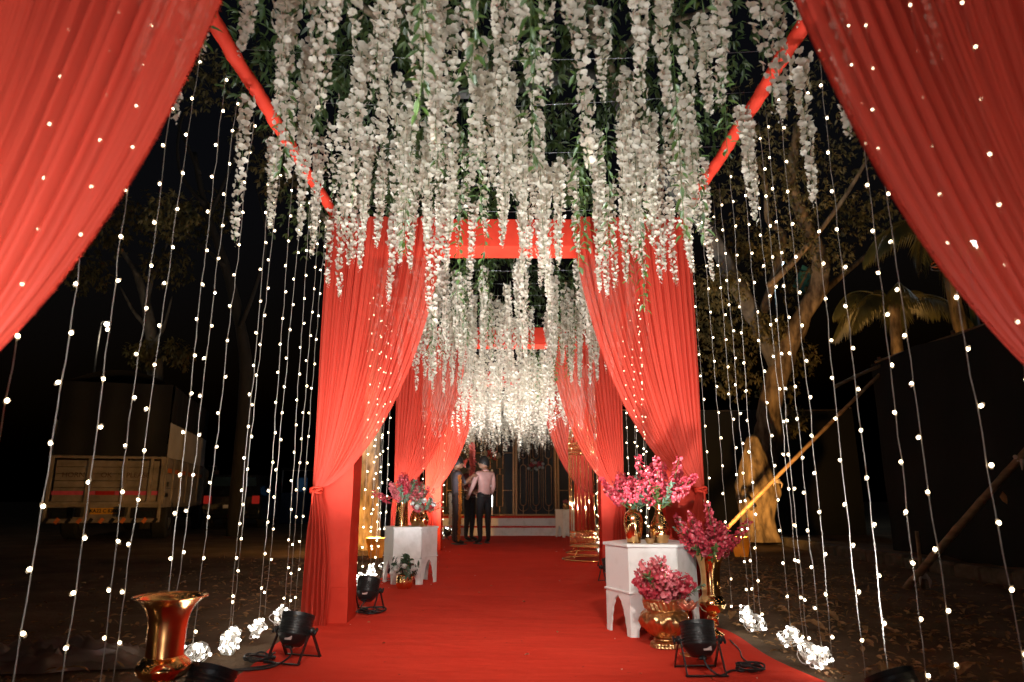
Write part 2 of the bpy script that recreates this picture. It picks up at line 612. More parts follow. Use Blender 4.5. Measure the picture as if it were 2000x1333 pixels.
# ------------------------------------------------------------------ gates: posts, beam
def cloth_box(c, size, nu=12, seed=0, amp=.008, horizontal=False):
    """box sheathed in slack cloth: a subdivided shell with creases"""
    mb = MB()
    x, y, z = size[0] / 2, size[1] / 2, size[2] / 2
    per = [(-x, -y), (x, -y), (x, y), (-x, y)]
    ring = []
    for k in range(4):
        a, b = per[k], per[(k + 1) % 4]
        for i in range(nu):
            t = i / nu
            ring.append((a[0] + (b[0] - a[0]) * t, a[1] + (b[1] - a[1]) * t))
    n = len(ring)
    nz = max(4, int(size[2] / .05))
    vs, fs = [], []
    for j in range(nz + 1):
        zz = -z + 2 * z * j / nz
        for i, (a, b) in enumerate(ring):
            L = sqrt(a * a + b * b)
            d = amp * (mnoise.noise(Vector((a * 9 + seed, b * 9, zz * 1.3))) + .6 * mnoise.noise(Vector((a * 22, b * 22 + seed, zz * 3))))
            vs.append((c[0] + a * (1 + d / L), c[1] + b * (1 + d / L), c[2] + zz))
    for j in range(nz):
        for i in range(n):
            i2 = (i + 1) % n
            fs.append((j * n + i, j * n + i2, (j + 1) * n + i2, (j + 1) * n + i))
    fs.append(tuple(range(n - 1, -1, -1)))
    fs.append(tuple(nz * n + i for i in range(n)))
    mb.add(vs, fs)
    return mb

ORD = ["nearest", "second", "third", "farthest"]
for gi, gy in enumerate(GATES):
    g = thing("draped_gate", ["red cloth clad gate frame nearest the camera, just out of view above",
                              "red cloth clad gate frame beside the white hexagonal tables",
                              "red cloth clad gate frame second down the carpet, behind the birdcage side",
                              "red cloth clad gate frame last before the stage"][gi], "gate", (0, gy, 0), 0, "red cloth gates spanning the carpet")
    for sx in (-1, 1):
        px_ = 1.365 if gi else 1.62
        cloth_box((sx * px_, .17, 1.49), (.30, .30, 2.98), 8, gi * 7 + sx, .012).build("post", M['cloth'], g, sharp=40)
        cloth_box((sx * px_, .17, .13), (.312, .312, .26), 8, gi * 5 + sx, .006).build("post_skirt", M['cloth'], g, sharp=40)
    b = MB()
    vs, fs = [], []
    N = 90
    for i in range(N + 1):
        x = -HALF + 2 * HALF * i / N
        def w(k): return .008 * mnoise.noise(Vector((x * 6 + gi * 3, k, 0))) + .004 * mnoise.noise(Vector((x * 18, k, 3)))
        sec = [(-.0, 3.225), (-.005 + w(1), 3.15), (-.005 + w(2), 3.07), (-.0 + w(3), 2.985), (.12, 2.98 + w(4)), (.3 + w(7), 2.985), (.3 + w(5), 3.1), (.3, 3.225), (.15, 3.23 + w(6))]
        vs += [(x, a, bb) for a, bb in sec]
    S = 9
    for i in range(N):
        for k in range(S):
            k2 = (k + 1) % S
            fs.append((i * S + k, (i + 1) * S + k, (i + 1) * S + k2, i * S + k2))
    fs.append(tuple(range(S))); fs.append(tuple(N * S + k for k in range(S - 1, -1, -1)))
    b.add(vs, fs)
    b.build("beam", M['cloth'], g, sharp=50)

# ------------------------------------------------------------------ drapes
def drape(gi, gy, sx, label):
    seed = gi * 13.7 + (5.3 if sx > 0 else 0)
    t = thing("drape", label, "curtain", (sx * 1.45, gy - (.06 if gi else .03), 0), 0, "red tied back drapes on the gates")
    NU, NV = (260, 90) if gi < 2 else (150, 60)
    NP = 17
    ztop, ztie = TOP - .0, .985
    # pleat profile across the width
    prof, ph = [], []
    for i in range(NU + 1):
        u = i / NU
        p = 2 * pi * NP * (u + .030 * mnoise.noise(Vector((u * 7, seed, 0))) + .05 * mnoise.noise(Vector((u * 2.3, seed, 5))))
        wgt = .6 + .7 * mnoise.noise(Vector((u * 5, seed, 9)))
        prof.append((sin(p) * .6 + .30 * sin(2.1 * p + seed) * wgt + .16 * sin(4.7 * p + 2 * seed)) * max(.15, .75 + .9 * mnoise.noise(Vector((u * 6, seed + 3, 0)))))
        ph.append(p)
    vs, fs = [], []
    for j in range(NV + 1):
        s = j / NV
        s = s if s < .6 else .6 + .4 * (1 - (1 - (s - .6) / .4) ** 1.35)
        s = min(s, 1)
        w = max(0, (1 - s ** 1.6)) ** (.65 if gi else .58)
        amp = .026 + .022 * sin(min(1, s * 1.15) * pi) - .010 * s
        for i in range(NU + 1):
            u = i / NU
            xtop = -1.525 + .99 * u
            xt = -1.495 + .05 * u
            z = ztop + (ztie - ztop) * s
            z += -.05 * u * sin(pi * s) * s + .02 * (u - .5) * s
            drift = .009 * mnoise.noise(Vector((u * 14 + s * 1.2, s * 1.3, seed)))
            fine = .0028 * mnoise.noise(Vector((u * 60 + s * 2, s * 2.2, seed + 2)))
            y = prof[i] * amp + drift + fine - .05 * (1 - w) * sin(pi * min(1, u + .15)) + .012 * sin(2 * pi * s * 1.3 + u * 9 + seed) * s
            x = xt + (xtop - xt) * w + cos(ph[i]) * .006
            # bunch up round the tie
            g = max(0, (s - .86) / .14) ** 2
            y = y * (1 - .6 * g) - .03 * g * sin(pi * u)
            if i == NU: x += .004 * mnoise.noise(Vector((s * 90, seed, 0)))
            vs.append((sx * (-x - 1.45), y, z))
    if sx < 0: pass
    for j in range(NV):
        for i in range(NU):
            a = j * (NU + 1) + i
            fs.append((a, a + 1, a + NU + 2, a + NU + 1))
    # note: local x grows away from the axis; mirror so that the inner edge points to the carpet
    vs = [(-p[0] if sx < 0 else p[0], p[1], p[2]) for p in vs] if False else vs
    mb = MB(); mb.add(vs, fs)
    swag = mb.build("swag", M['drape'], t)
    # frayed selvedge along the inner edge
    fr = MB()
    rr = random.Random(int(seed * 10))
    for j in range(NV):
        p, q = Vector(vs[j * (NU + 1) + NU]), Vector(vs[(j + 1) * (NU + 1) + NU])
        k = 6 if gi == 0 else 2
        for m in range(k):
            c = p.lerp(q, (m + rr.random()) / k)
            L = rr.uniform(.004, .011)
            e = c + Vector((-sx * L, rr.uniform(-.004, .004), -L * rr.uniform(.1, .8)))
            wd = (q - p).normalized() * .0012
            fr.add([c - wd, c + wd, e], [(0, 1, 2)])
    fr.build("frayed_edge", M['cloth'], swag, smooth=False)['kind'] = 'stuff'
    # tie band
    tb = MB()
    for dz in (0, .022, .043):
        pts = [(.042 * cos(q) * (1.06 if dz == .022 else 1) + sx * .022, -.012 + .042 * sin(q), ztie + dz * .7 - .022 + .006 * sin(q * 2 + dz * 90)) for q in [2 * pi * k / 20 for k in range(20)]]
        tb.tube(pts, .009, 6, closed=True)
    tb.tube([(sx * .02, -.055, ztie), (sx * .03, -.07, ztie - .03), (.035 * sx, -.065, ztie - .12)], [.012, .010, .005], 6)
    tb.build("tie_band", M['cloth'], t)
    # tail under the tie
    NU2, NV2, NP2 = 140, 44, 6
    vs, fs = [], []
    for j in range(NV2 + 1):
        s = j / NV2
        z = ztie + .0 + (.012 - ztie) * s
        sp = 1 - (1 - min(1, s * 1.25)) ** 2.2
        for i in range(NU2 + 1):
            u = i / NU2
            p = 2 * pi * NP2 * (u + .03 * mnoise.noise(Vector((u * 4, seed, 20))))
            x = -1.50 - .035 * sp + (.055 + .155 * sp) * u + .014 * mnoise.noise(Vector((u * 3, s * 3, seed)))
            y = (sin(p) * .6 + .4 * sin(1.9 * p + seed)) * (.014 + .026 * sp) - .02 + .022 * mnoise.noise(Vector((u * 8, s * 4, seed + 7)))
            if s > .93: y -= (s - .93) * .9 * (.5 + .5 * sin(p)); 
            vs.append((sx * (-x - 1.45), y, z))
    for j in range(NV2):
        for i in range(NU2):
            a = j * (NU2 + 1) + i
            fs.append((a, a + 1, a + NU2 + 2, a + NU2 + 1))
    mb = MB(); mb.add(vs, fs)
    mb.build("tail", M['drape'], t)
    return t

DL = [("large red drape filling the upper left corner, closest to the camera", "large red drape filling the upper right corner, closest to the camera"),
      ("red drape tied back behind the left spotlight, lit dots showing through", "red drape tied back behind the right hexagonal table with pink flowers"),
      ("red drape tied back beyond the left hexagonal table's pink bouquet", "red drape tied back in front of the gold birdcage"),
      ("red drape tied back behind the three standing people", "red drape tied back behind the gold birdcage near the small white table")]
for gi, gy in enumerate(GATES):
    for k, sx in enumerate((-1, 1)):
        drape(gi, gy, sx, DL[gi][k])

# roof poles along both sides, wrapped in red cloth
BAYS = [(1.62, 5.42), (5.72, 9.2), (9.5, 12.6), (12.9, 17.6)]
for bi, (ya, yb) in enumerate(BAYS):
    for sx in (-1, 1):
        n = int((yb - ya) / .04)
        pts, rad = [], []
        for i in range(n + 1):
            y = ya + (yb - ya) * i / n
            pts.append((sx * 1.49 + .004 * sin(y * 9), y, 3.275 - .02 * sin(pi * i / n)))
            rad.append(.040 + .006 * mnoise.noise(Vector((y * 9, sx, bi))) + .004 * (1 if (y * 3.1) % 1 < .12 else 0))
        side = "left" if sx < 0 else "right"
        where = ["above the nearest hanging bulbs", "beyond the first full gate", "before the last gate", "running up to the stage"][bi]
        tag(MB().tube(pts, rad, 12).build("roof_pole", M['cloth']), "red cloth wrapped roof pole on the %s %s" % (side, where), "pole", "red wrapped roof poles")

# ------------------------------------------------------------------ stage and screens
st = thing("stage", "low stage with two white risers and red carpeted steps", "stage", (0, 17.4, 0))
MB().bbox((0, .175, .10), (4.4, .35, .2), .004).build("riser", M['white'], st, smooth=False)
MB().bbox((0, .18, .215), (4.4, .37, .03), .008).build("tread", M['carpet'], st, smooth=False)
MB().bbox((0, 1.35, .32), (4.4, 2.0, .20), .004).build("riser", M['white'], st, smooth=False)
MB().bbox((0, 1.355, .44), (4.42, 2.03, .04), .008).build("tread", M['carpet'], st, smooth=False)

def screen(x0, x1, kind, label):
    t = thing("lattice_screen", label, "screen", ((x0 + x1) / 2, 18.5, .46), 0, "black stage screens with gold lattice")
    W = x1 - x0
    MB().box((0, .06, 1.45), (W - .01, .02, 2.9)).build("backing", pmat("black backing", (.005, .005, .005), rough=.6), t, smooth=False)
    for sx in (-1, 1):
        MB().bbox((sx * (W / 2 - .03), 0, 1.45), (.055, .07, 2.9), .006).build("frame_post", M['gold_paint'], t, smooth=False)
    MB().bbox((0, 0, .02), (W - .12, .06, .04), .006).build("frame_rail", M['gold_paint'], t, smooth=False)
    MB().bbox((0, 0, 2.88), (W - .12, .06, .04), .006).build("frame_rail", M['gold_paint'], t, smooth=False)
    r = .010
    if kind == 'rect':
        xs = [-.17, .17] if W > .9 else [0]
        for x in xs:
            for z0, z1 in ((.24, 1.06), (1.22, 2.04), (2.2, 2.8)):
                MB().tube([(x - .08, 0, z0), (x + .08, 0, z0), (x + .08, 0, z1), (x - .08, 0, z1)], r, 4, closed=True).build("lattice_bar", M['gold_paint'], t, smooth=False)
                MB().tube([(x, 0, z1), (x, 0, z1 + .16)], r, 4).build("lattice_bar", M['gold_paint'], t, smooth=False)
            MB().tube([(x, 0, .04), (x, 0, .24)], r, 4).build("lattice_bar", M['gold_paint'], t, smooth=False)
        for z in (.65, 1.63, 2.5):
            for a, b in ((-W / 2 + .05, xs[0] - .08), (xs[0] + .08, xs[-1] - .08), (xs[-1] + .08, W / 2 - .05)):
                if b - a > .03:
                    MB().tube([(a, 0, z), (b, 0, z)], r, 4).build("lattice_bar", M['gold_paint'], t, smooth=False)
    else:
        def stad(x, hw, z0, z1, y):
            p = []
            for k in range(9):
                q = pi * k / 8
                p.append((x + hw * cos(q), y, z1 - hw + hw * sin(q)))
            for k in range(9):
                q = pi + pi * k / 8
                p.append((x + hw * cos(q), y, z0 + hw + hw * sin(q)))
            return p
        for x in (-.335, 0, .335):
            for z0, z1 in ((.26, 1.32), (1.48, 2.6)):
                MB().tube(stad(x, .078, z0, z1, 0), r, 4, closed=True).build("lattice_bar", M['gold_paint'], t, smooth=False)
            MB().tube([(x, 0, 1.32), (x, 0, 1.48)], r, 4).build("lattice_bar", M['gold_paint'], t, smooth=False)
            MB().tube([(x, 0, .04), (x, 0, .26)], r, 4).build("lattice_bar", M['gold_paint'], t, smooth=False)
            MB().tube(stad(x, .142, .12, 2.75, .012), r * .8, 4, closed=True).build("lattice_bar", M['gold_paint'], t, smooth=False)
    return t
screen(-2.12, -.98, 'rect', "black screen with gold rectangles behind the people, at the far left of the stage")
screen(-.97, .155, 'rect', "black screen with gold rectangle lattice left of the oval lattice screen")
screen(.165, 1.27, 'oval', "black screen with gold oval lattice in the middle of the stage")
screen(1.28, 2.4, 'rect', "black screen with gold rectangles behind the small white table")
tl = thing("tube_light", "glowing white tube light standing behind the man in pink", "lamp", (-.44, 18.05, .46))
MB().tube([(0, 0, .25), (0, 0, 1.05)], .016, 8).build("tube", M['lens'], tl)
MB().bbox((0, .03, .6), (.05, .03, 1.15), .005).build("back_plate", M['white'], tl, smooth=False)
MB().lathe([(.09, 0), (.09, .02), (.02, .03)], 12).build("base", M['black'], tl)

# ------------------------------------------------------------------ hanging flowers
def strand_mesh(L, seed, dens=1.0, n_pet=6):
    r = random.Random(seed)
    mb, st = MB(), MB()
    n = int(L / .0098 * dens)
    bend = [(.02 * mnoise.noise(Vector((z * 2.2, seed, 0))), .02 * mnoise.noise(Vector((z * 2.2, seed, 7)))) for z in [L * i / 20 for i in range(21)]]
    def axis(t):
        k = min(19, int(t * 20)); f = t * 20 - k
        return Vector((bend[k][0] * (1 - f) + bend[k + 1][0] * f, bend[k][1] * (1 - f) + bend[k + 1][1] * f, -L * t))
    st.tube([axis(0) + Vector((0, 0, .18))] + [axis(i / 12) for i in range(13)], .0018, 4)
    for i in range(n):
        t = (i + r.random()) / n
        if r.random() < .10: continue
        c = axis(t)
        a = i * 2.4 + r.uniform(-.6, .6)
        R0 = (.036 - .023 * t) * r.uniform(.7, 1.25) * (1 if t < .9 else .7)
        out = Vector((cos(a), sin(a), 0))
        p = c + out * R0 + Vector((0, 0, r.uniform(-.004, .004)))
        if i % 3 == 0: st.tube([c, p], .0009, 3, caps=False)
        f = (out + Vector((r.uniform(-.5, .5), r.uniform(-.5, .5), r.uniform(-.55, .25)))).normalized()   # the way the floret faces
        up = Vector((0, 0, 1)) - f * f.z
        up = up.normalized() if up.length > .1 else f.orthogonal().normalized()
        sd = f.cross(up)
        sz = (.037 - .017 * t) * r.uniform(.8, 1.2)
        rot = r.uniform(-.5, .5)
        for k, (ang, ss) in enumerate(((1.0, 1.0), (2.5, .95), (4.6, .8)) if n_pet > 5 else ((1.2, 1.1), (3.6, 1.0))):
            q = ang + rot
            d = (sd * cos(q) + up * sin(q) + f * r.uniform(.0, .35)).normalized()
            mb.petal(p - d * .002, d, f, sz * ss, sz * ss * 1.05, 0, r.uniform(.02, .2), n_pet)
    # buds at the tip
    for k in range(4):
        c = axis(1) + Vector((r.uniform(-.012, .012), r.uniform(-.012, .012), -.012 * k))
        mb.petal(c, Vector((r.uniform(-.4, .4), r.uniform(-.4, .4), -1)), Vector((1, 0, 0)), .014, .007, 0, .3, 4)
    return mb.mesh("blossoms", M['petal']), st.mesh("stem", M['stem'])

STR = [strand_mesh(L, i + 1, d) for i, (L, d) in enumerate([(.75, 1), (.85, .8), (.92, 1.1), (1.0, .9), (1.06, 1.15), (1.12, .75), (.66, .95), (.96, 1.2), (.80, .6), (.88, 1.25)])]
LOWM = []
for i in range(4):
    rr_ = random.Random(90 + i)
    mb_, _ = None, None
    LOWM.append(strand_mesh(.9 + .08 * i, 50 + i, .55, 5))

WL = ["white wisteria strand hanging under the canopy in front of the first full gate",
      "white wisteria strand hanging between the first and second full gates",
      "white wisteria strand hanging between the second and third full gates",
      "white wisteria strand hanging between the last gate and the stage"]
WG = ["white flower strands before the first full gate", "white flower strands beyond the first full gate", "white flower strands before the last gate", "white flower strands near the stage"]
spots = []
def zone(bi, x, y):
    a, b = [(1.75, 5.25), (5.95, 9.05), (9.6, 12.4)][bi]
    k = 0 if bi == 2 else min(2 if bi == 0 else 1, int((y - a) / (b - a) * (3 if bi == 0 else 2)))
    row = [["nearest the camera", "halfway to first full gate", "just before first full gate"], ["just beyond first full gate", "before second full gate"], ["before last gate"]][bi][k]
    lat = ["along left roof pole", "left of carpet middle", "over carpet middle", "right of carpet middle", "along right roof pole"][max(0, min(4, int((x + 1.55) / 3.1 * 5)))]
    return lat, row
fr_ = random.Random(21)
def fill(bi, y0, y1, n, xw):
    k = 0
    pts = []
    tries = 0
    while k < n and tries < 20000:
        tries += 1
        x = fr_.uniform(-xw, xw); y = fr_.uniform(y0, y1)
        if bi == 0 and abs(x) > 1.22 and 2.75 < y < 4.5 and fr_.random() < .88: continue
        if any((x - a) ** 2 + ((y - b) * 1.0) ** 2 < .0105 for a, b in pts): continue
        pts.append((x, y)); k += 1
    for x, y in pts:
        spots.append((bi, x, y))
fill(0, 1.75, 5.25, 168, 1.6)
fill(1, 5.95, 9.05, 104, 1.45)
fill(1, 8.55, 9.05, 14, .85)
fill(2, 9.6, 12.4, 14, 1.42)
hero = len(spots)
NTH = ["first", "second", "third", "fourth", "fifth", "sixth", "seventh", "eighth", "ninth", "tenth", "eleventh", "twelfth", "thirteenth", "fourteenth", "fifteenth", "sixteenth", "seventeenth", "eighteenth", "nineteenth", "twentieth", "twenty-first", "twenty-second", "twenty-third", "twenty-fourth", "twenty-fifth", "twenty-sixth"]
def ranked(pts):
    rank, seen = {}, {}
    for p in sorted(pts, key=lambda p: p[1]):
        z_ = zone(*p)
        rank[p] = seen.get(z_, 0); seen[z_] = rank[p] + 1
    return rank
RANK = ranked(spots)
for bi, x, y in spots:
    me_b, me_s = fr_.choice(STR)
    z = fr_.uniform(3.12, 3.38)
    if bi == 1: z -= .02
    sc = fr_.uniform(.78, 1.06) * (.82 if bi == 0 else .95)
    if fr_.random() < .15: sc *= .8
    za, zb_ = zone(bi, x, y)
    t = thing("wisteria_strand", "%s white wisteria strand from the left, %s, %s" % (NTH[min(25, RANK[(bi, x, y)])], za, zb_), "flower strand", (x, y, z), fr_.uniform(0, 6.28), "white flower strands %s %s" % (za, zb_))
    wd = 1.03 if y < 3.2 else .95
    t.scale = (wd, wd, sc)
    t.rotation_euler.x = fr_.uniform(-.04, .04); t.rotation_euler.y = fr_.uniform(-.04, .04)
    b = link("blossoms", me_b, t); b['kind'] = 'stuff'
    link("stem", me_s, t)
# the strands beyond the last gate are past the count: one mass
mb = MB()
fr2 = random.Random(5)
far_data = []
for me_b, _ in LOWM:
    far_data.append(([tuple(v.co) for v in me_b.vertices], [tuple(p.vertices) for p in me_b.polygons]))
for k in range(360):
    x, y = fr2.uniform(-1.45, 1.45), (fr2.uniform(12.95, 17.7) if k < 210 else fr2.uniform(10, 12.4))
    vs, fs = far_data[k % 4]
    mb.add(vs, fs, 0, Matrix.Translation((x, y, fr2.uniform(3.0, 3.25))) @ Matrix.Rotation(fr2.uniform(0, 6.28), 4, 'Z') @ Matrix.Diagonal((1.3, 1.3, fr2.uniform(.85, 1.1), 1)))
tag(mb.build("wisteria_flowers", M['petal']), "dense mass of white hanging flowers over the stage end of the carpet", "flowers", None, 'stuff')

# ruscus vines between the flowers
def vine_mesh(L, seed, pale=False):
    r = random.Random(seed)
    lf, st = MB(), MB()
    pts = [Vector((.04 * mnoise.noise(Vector((z * 2, seed, 0))), .04 * mnoise.noise(Vector((z * 2, seed, 4))), -z)) for z in [L * i / 16 for i in range(17)]]
    st.tube([pts[0] + Vector((0, 0, .2))] + pts, .002, 4)
    n = int(L / .022)
    for i in range(n):
        t = i / n
        k = min(15, int(t * 16))
        c = pts[k].lerp(pts[k + 1], t * 16 - k)
        a = i * 2.2 + r.uniform(-.5, .5)
        d = Vector((cos(a), sin(a), r.uniform(-1.0, .1)))
        lf.leaf(c + d.normalized() * .012, d, Vector((0, 0, 1)), r.uniform(.045, .075), r.uniform(.018, .028), 0, r.uniform(.1, .4))
    return lf.mesh("leaves", M['leaf']), st.mesh("stem", M['stem'])
VINES = [vine_mesh(L, 30 + i) for i, L in enumerate([.8, 1.0, .65, .9, 1.15])]
for bi, (y0, y1, n) in enumerate([(1.8, 5.3, 26), (5.9, 9.1, 22), (9.7, 12.3, 10)]):
    vp = [(bi, fr_.uniform(-1.35, 1.35), fr_.uniform(y0, y1)) for k in range(n)]
    VR = ranked(vp)
    for _, x, y in vp:
        lf, sm = fr_.choice(VINES)
        za, zb_ = zone(bi, x, y)
        t = thing("leaf_vine", "%s green leafy vine from the left, %s, %s" % (NTH[min(19, VR[(bi, x, y)])], za, zb_),
                  "vine", (x, y, fr_.uniform(3.2, 3.6)), fr_.uniform(0, 6.28), "leaf vines %s %s" % (za, zb_))
        a = link("leaves", lf, t); a['kind'] = 'stuff'
        link("stem", sm, t)

# net of thin wires the flowers hang from
nt = thing("hanging_wires", "thin wires strung across between the roof poles above the flowers", "wires", (0, 0, 3.3))
for bi, (ya, yb) in enumerate(BAYS[:3]):
    n = 8
    for k in range(n):
        y = ya + .15 + (yb - ya - .3) * k / (n - 1)
        d = R.uniform(-.12, .12)
        MB().tube([(-1.49, y, 0), (-.7, y + d * .3, -.05), (0, y + d * .5, -.07), (.7, y + d * .8, -.05), (1.49, y + d, 0)], .0013, 4).build("wire", M['steel'], nt)

# ------------------------------------------------------------------ hanging strings of bulbs
BULB = MB()
BULB.ball((0, 0, 0), .0066, 5, 0, (1, 1, 1.15))
BULB.ball((0, 0, .0085), .0056, 4, 1, (1, 1, 1.0))
bulb_me = BULB.mesh("bulb", [M['bulb'], M['wire']])

def coil_mesh(seed, size=.1):
    r = random.Random(seed)
    mb = MB()
    for k in range(13):
        a, b = r.uniform(.55, 1) * size, r.uniform(.6, 1) * size
        tilt = Euler((r.uniform(-.5, .5) + 1.3, r.uniform(-.5, .5), r.uniform(-.7, .7))).to_matrix()
        off = Vector((r.uniform(-.25, .25), r.uniform(-.25, .25), r.uniform(-.2, .2))) * size
        pts = []
        for i in range(18):
            q = 2 * pi * i / 18
            pts.append(tilt @ Vector((a * cos(q) * (1 + .15 * sin(3 * q + k)), b * sin(q), .012 * sin(2 * q + k))) + off)
        mb.tube(pts, .0024, 4, 0, closed=True)
        for i in ((0,) if k % 3 else (0, 9)):
            mb.ball(pts[(i + k) % 18] + Vector((r.uniform(-.008, .008), r.uniform(-.008, .008), 0)), .0095, 3, 1)
    return mb.mesh("coiled_end", [M['wire_white'], M['bulb_cool']])
COILS = [coil_mesh(i, .056 + .005 * i) for i in range(4)]

def light_string(x, y, ztop, zbot, label, group, seed, bulbs_apart, coil=None, dx=0.0):
    r = random.Random(seed)
    t = thing("light_string", label, "light string", (x, y, ztop), 0, group)
    n = int((ztop - zbot) / .2)
    off = r.uniform(0, .15)
    pts, bp = [(0, 0, .03)], []
    z = -off
    k = 0
    ph = r.uniform(0, 6)
    while ztop + z > zbot:
        w = (-z) / (ztop - zbot)
        sx_ = dx * w + .005 * sin(w * 5 + ph)
        p = Vector((sx_ + r.uniform(-.003, .003), r.uniform(-.005, .005) + .004 * sin(w * 4 + ph * 2), z))
        pts.append(tuple(p))
        bp.append(p + Vector((r.choice((-1, 1)) * r.uniform(.003, .011), r.uniform(-.012, .006), r.uniform(-.006, .004))))
        mid = p + Vector((r.uniform(-.004, .004), r.uniform(-.003, .003), -.1))
        if ztop + mid.z > zbot: pts.append(tuple(mid))
        z -= .2 * r.uniform(.93, 1.07)
    pts.append((pts[-1][0], pts[-1][1], zbot - ztop))
    MB().tube(pts, .0019 if bulbs_apart else .0026, 4).build("wire", M['wire'], t)
    if bulbs_apart:
        for p in bp:
            o = link("bulb", bulb_me, t, p)
            o.rotation_euler = (r.uniform(-.7, .7) + (pi if r.random() < .5 else 0), r.uniform(-.7, .7), r.uniform(0, 6))
    else:
        mb = MB()
        for p in bp: mb.ball(p, .0095, 3)
        mb.build("bulbs", M['bulb'], t)['kind'] = 'stuff'
    if coil is not None:
        link("coiled_end", coil, t, (pts[-1][0] + r.uniform(-.02, .02), r.uniform(-.03, .03), zbot - ztop - .045), (r.uniform(-.3, .3), 0, r.uniform(0, 6)))
    return t

NTH = ["first", "second", "third", "fourth", "fifth", "sixth", "seventh", "eighth", "ninth", "tenth", "eleventh", "twelfth", "thirteenth", "fourteenth", "fifteenth", "sixteenth", "seventeenth", "eighteenth", "nineteenth", "twentieth"]
# (side, depth along the roof pole, lean towards the bottom)
LEFT = [5.62, 5.34, 5.12, 4.90, 4.66, 4.42, 4.22, 3.92, 3.70, 3.44, 3.14, 2.98, 2.66, 2.44, 2.2]
RIGHT = [5.60, 5.32, 5.10, 4.86, 4.62, 4.40, 4.20, 3.98, 3.82, 3.58, 3.30, 3.10, 2.78, 2.66, 2.36, 2.1]
for sx, arr, side in ((-1, LEFT, "left"), (1, RIGHT, "right")):
    for i, y in enumerate(arr):
        zb = .15 if 3.6 < y < 5.2 else .04
        if sx > 0 and i in (1, 4, 6, 9, 12): zb = .12
        coil = COILS[i % 4] if (sx < 0 and i in (1, 2, 4, 5, 6, 7)) or (sx > 0 and i in (2, 3, 5, 7, 8, 10)) else None
        light_string(sx * (1.62 + R.uniform(-.03, .03)), y, 3.26, zb, "%s string of bulbs counted outwards from the first full %s gate" % (NTH[i], side), "bulb strings by the near carpet edges", 100 + i + (50 if sx > 0 else 0), True, coil, sx * R.uniform(-.03, .08))
for bi, (y0, y1, n) in enumerate([(6.0, 9.1, 13), (9.8, 12.4, 12), (13.1, 16.8, 9)]):
    for sx, side in ((-1, "left"), (1, "right")):
        for k in range(n):
            y = y0 + (y1 - y0) * k / (n - 1) + R.uniform(-.08, .08)
            light_string(sx * (1.6 + R.uniform(-.06, .06)), y, 3.24, .12, "%s string of bulbs on the %s %s" % (NTH[k], side, ["past the first full gate, counted towards the stage", "past the second full gate, counted towards the stage", "past the last gate, counted towards the stage"][bi]),
                         "%s bulb strings %s" % (side, ["beyond the first full gate", "before the last gate", "near the stage"][bi]), 300 + bi * 60 + k + (30 if sx > 0 else 0), False, COILS[k % 4] if k % 2 == 0 else None)

# ------------------------------------------------------------------ spotlights
def cable(pts, r=.0055, n=6):
    # Catmull-Rom through pts
    P = [Vector(p) for p in pts]
    P = [P[0]] + P + [P[-1]]
    out = []
    for i in range(1, len(P) - 2):
        for k in range(6):
            t = k / 6
            a, b, c, d = P[i - 1], P[i], P[i + 1], P[i + 2]
            out.append(.5 * ((2 * b) + (c - a) * t + (2 * a - 5 * b + 4 * c - d) * t * t + (3 * b - a - 3 * c + d) * t ** 3))
    out.append(P[-2])
    return MB().tube(out, r, n)

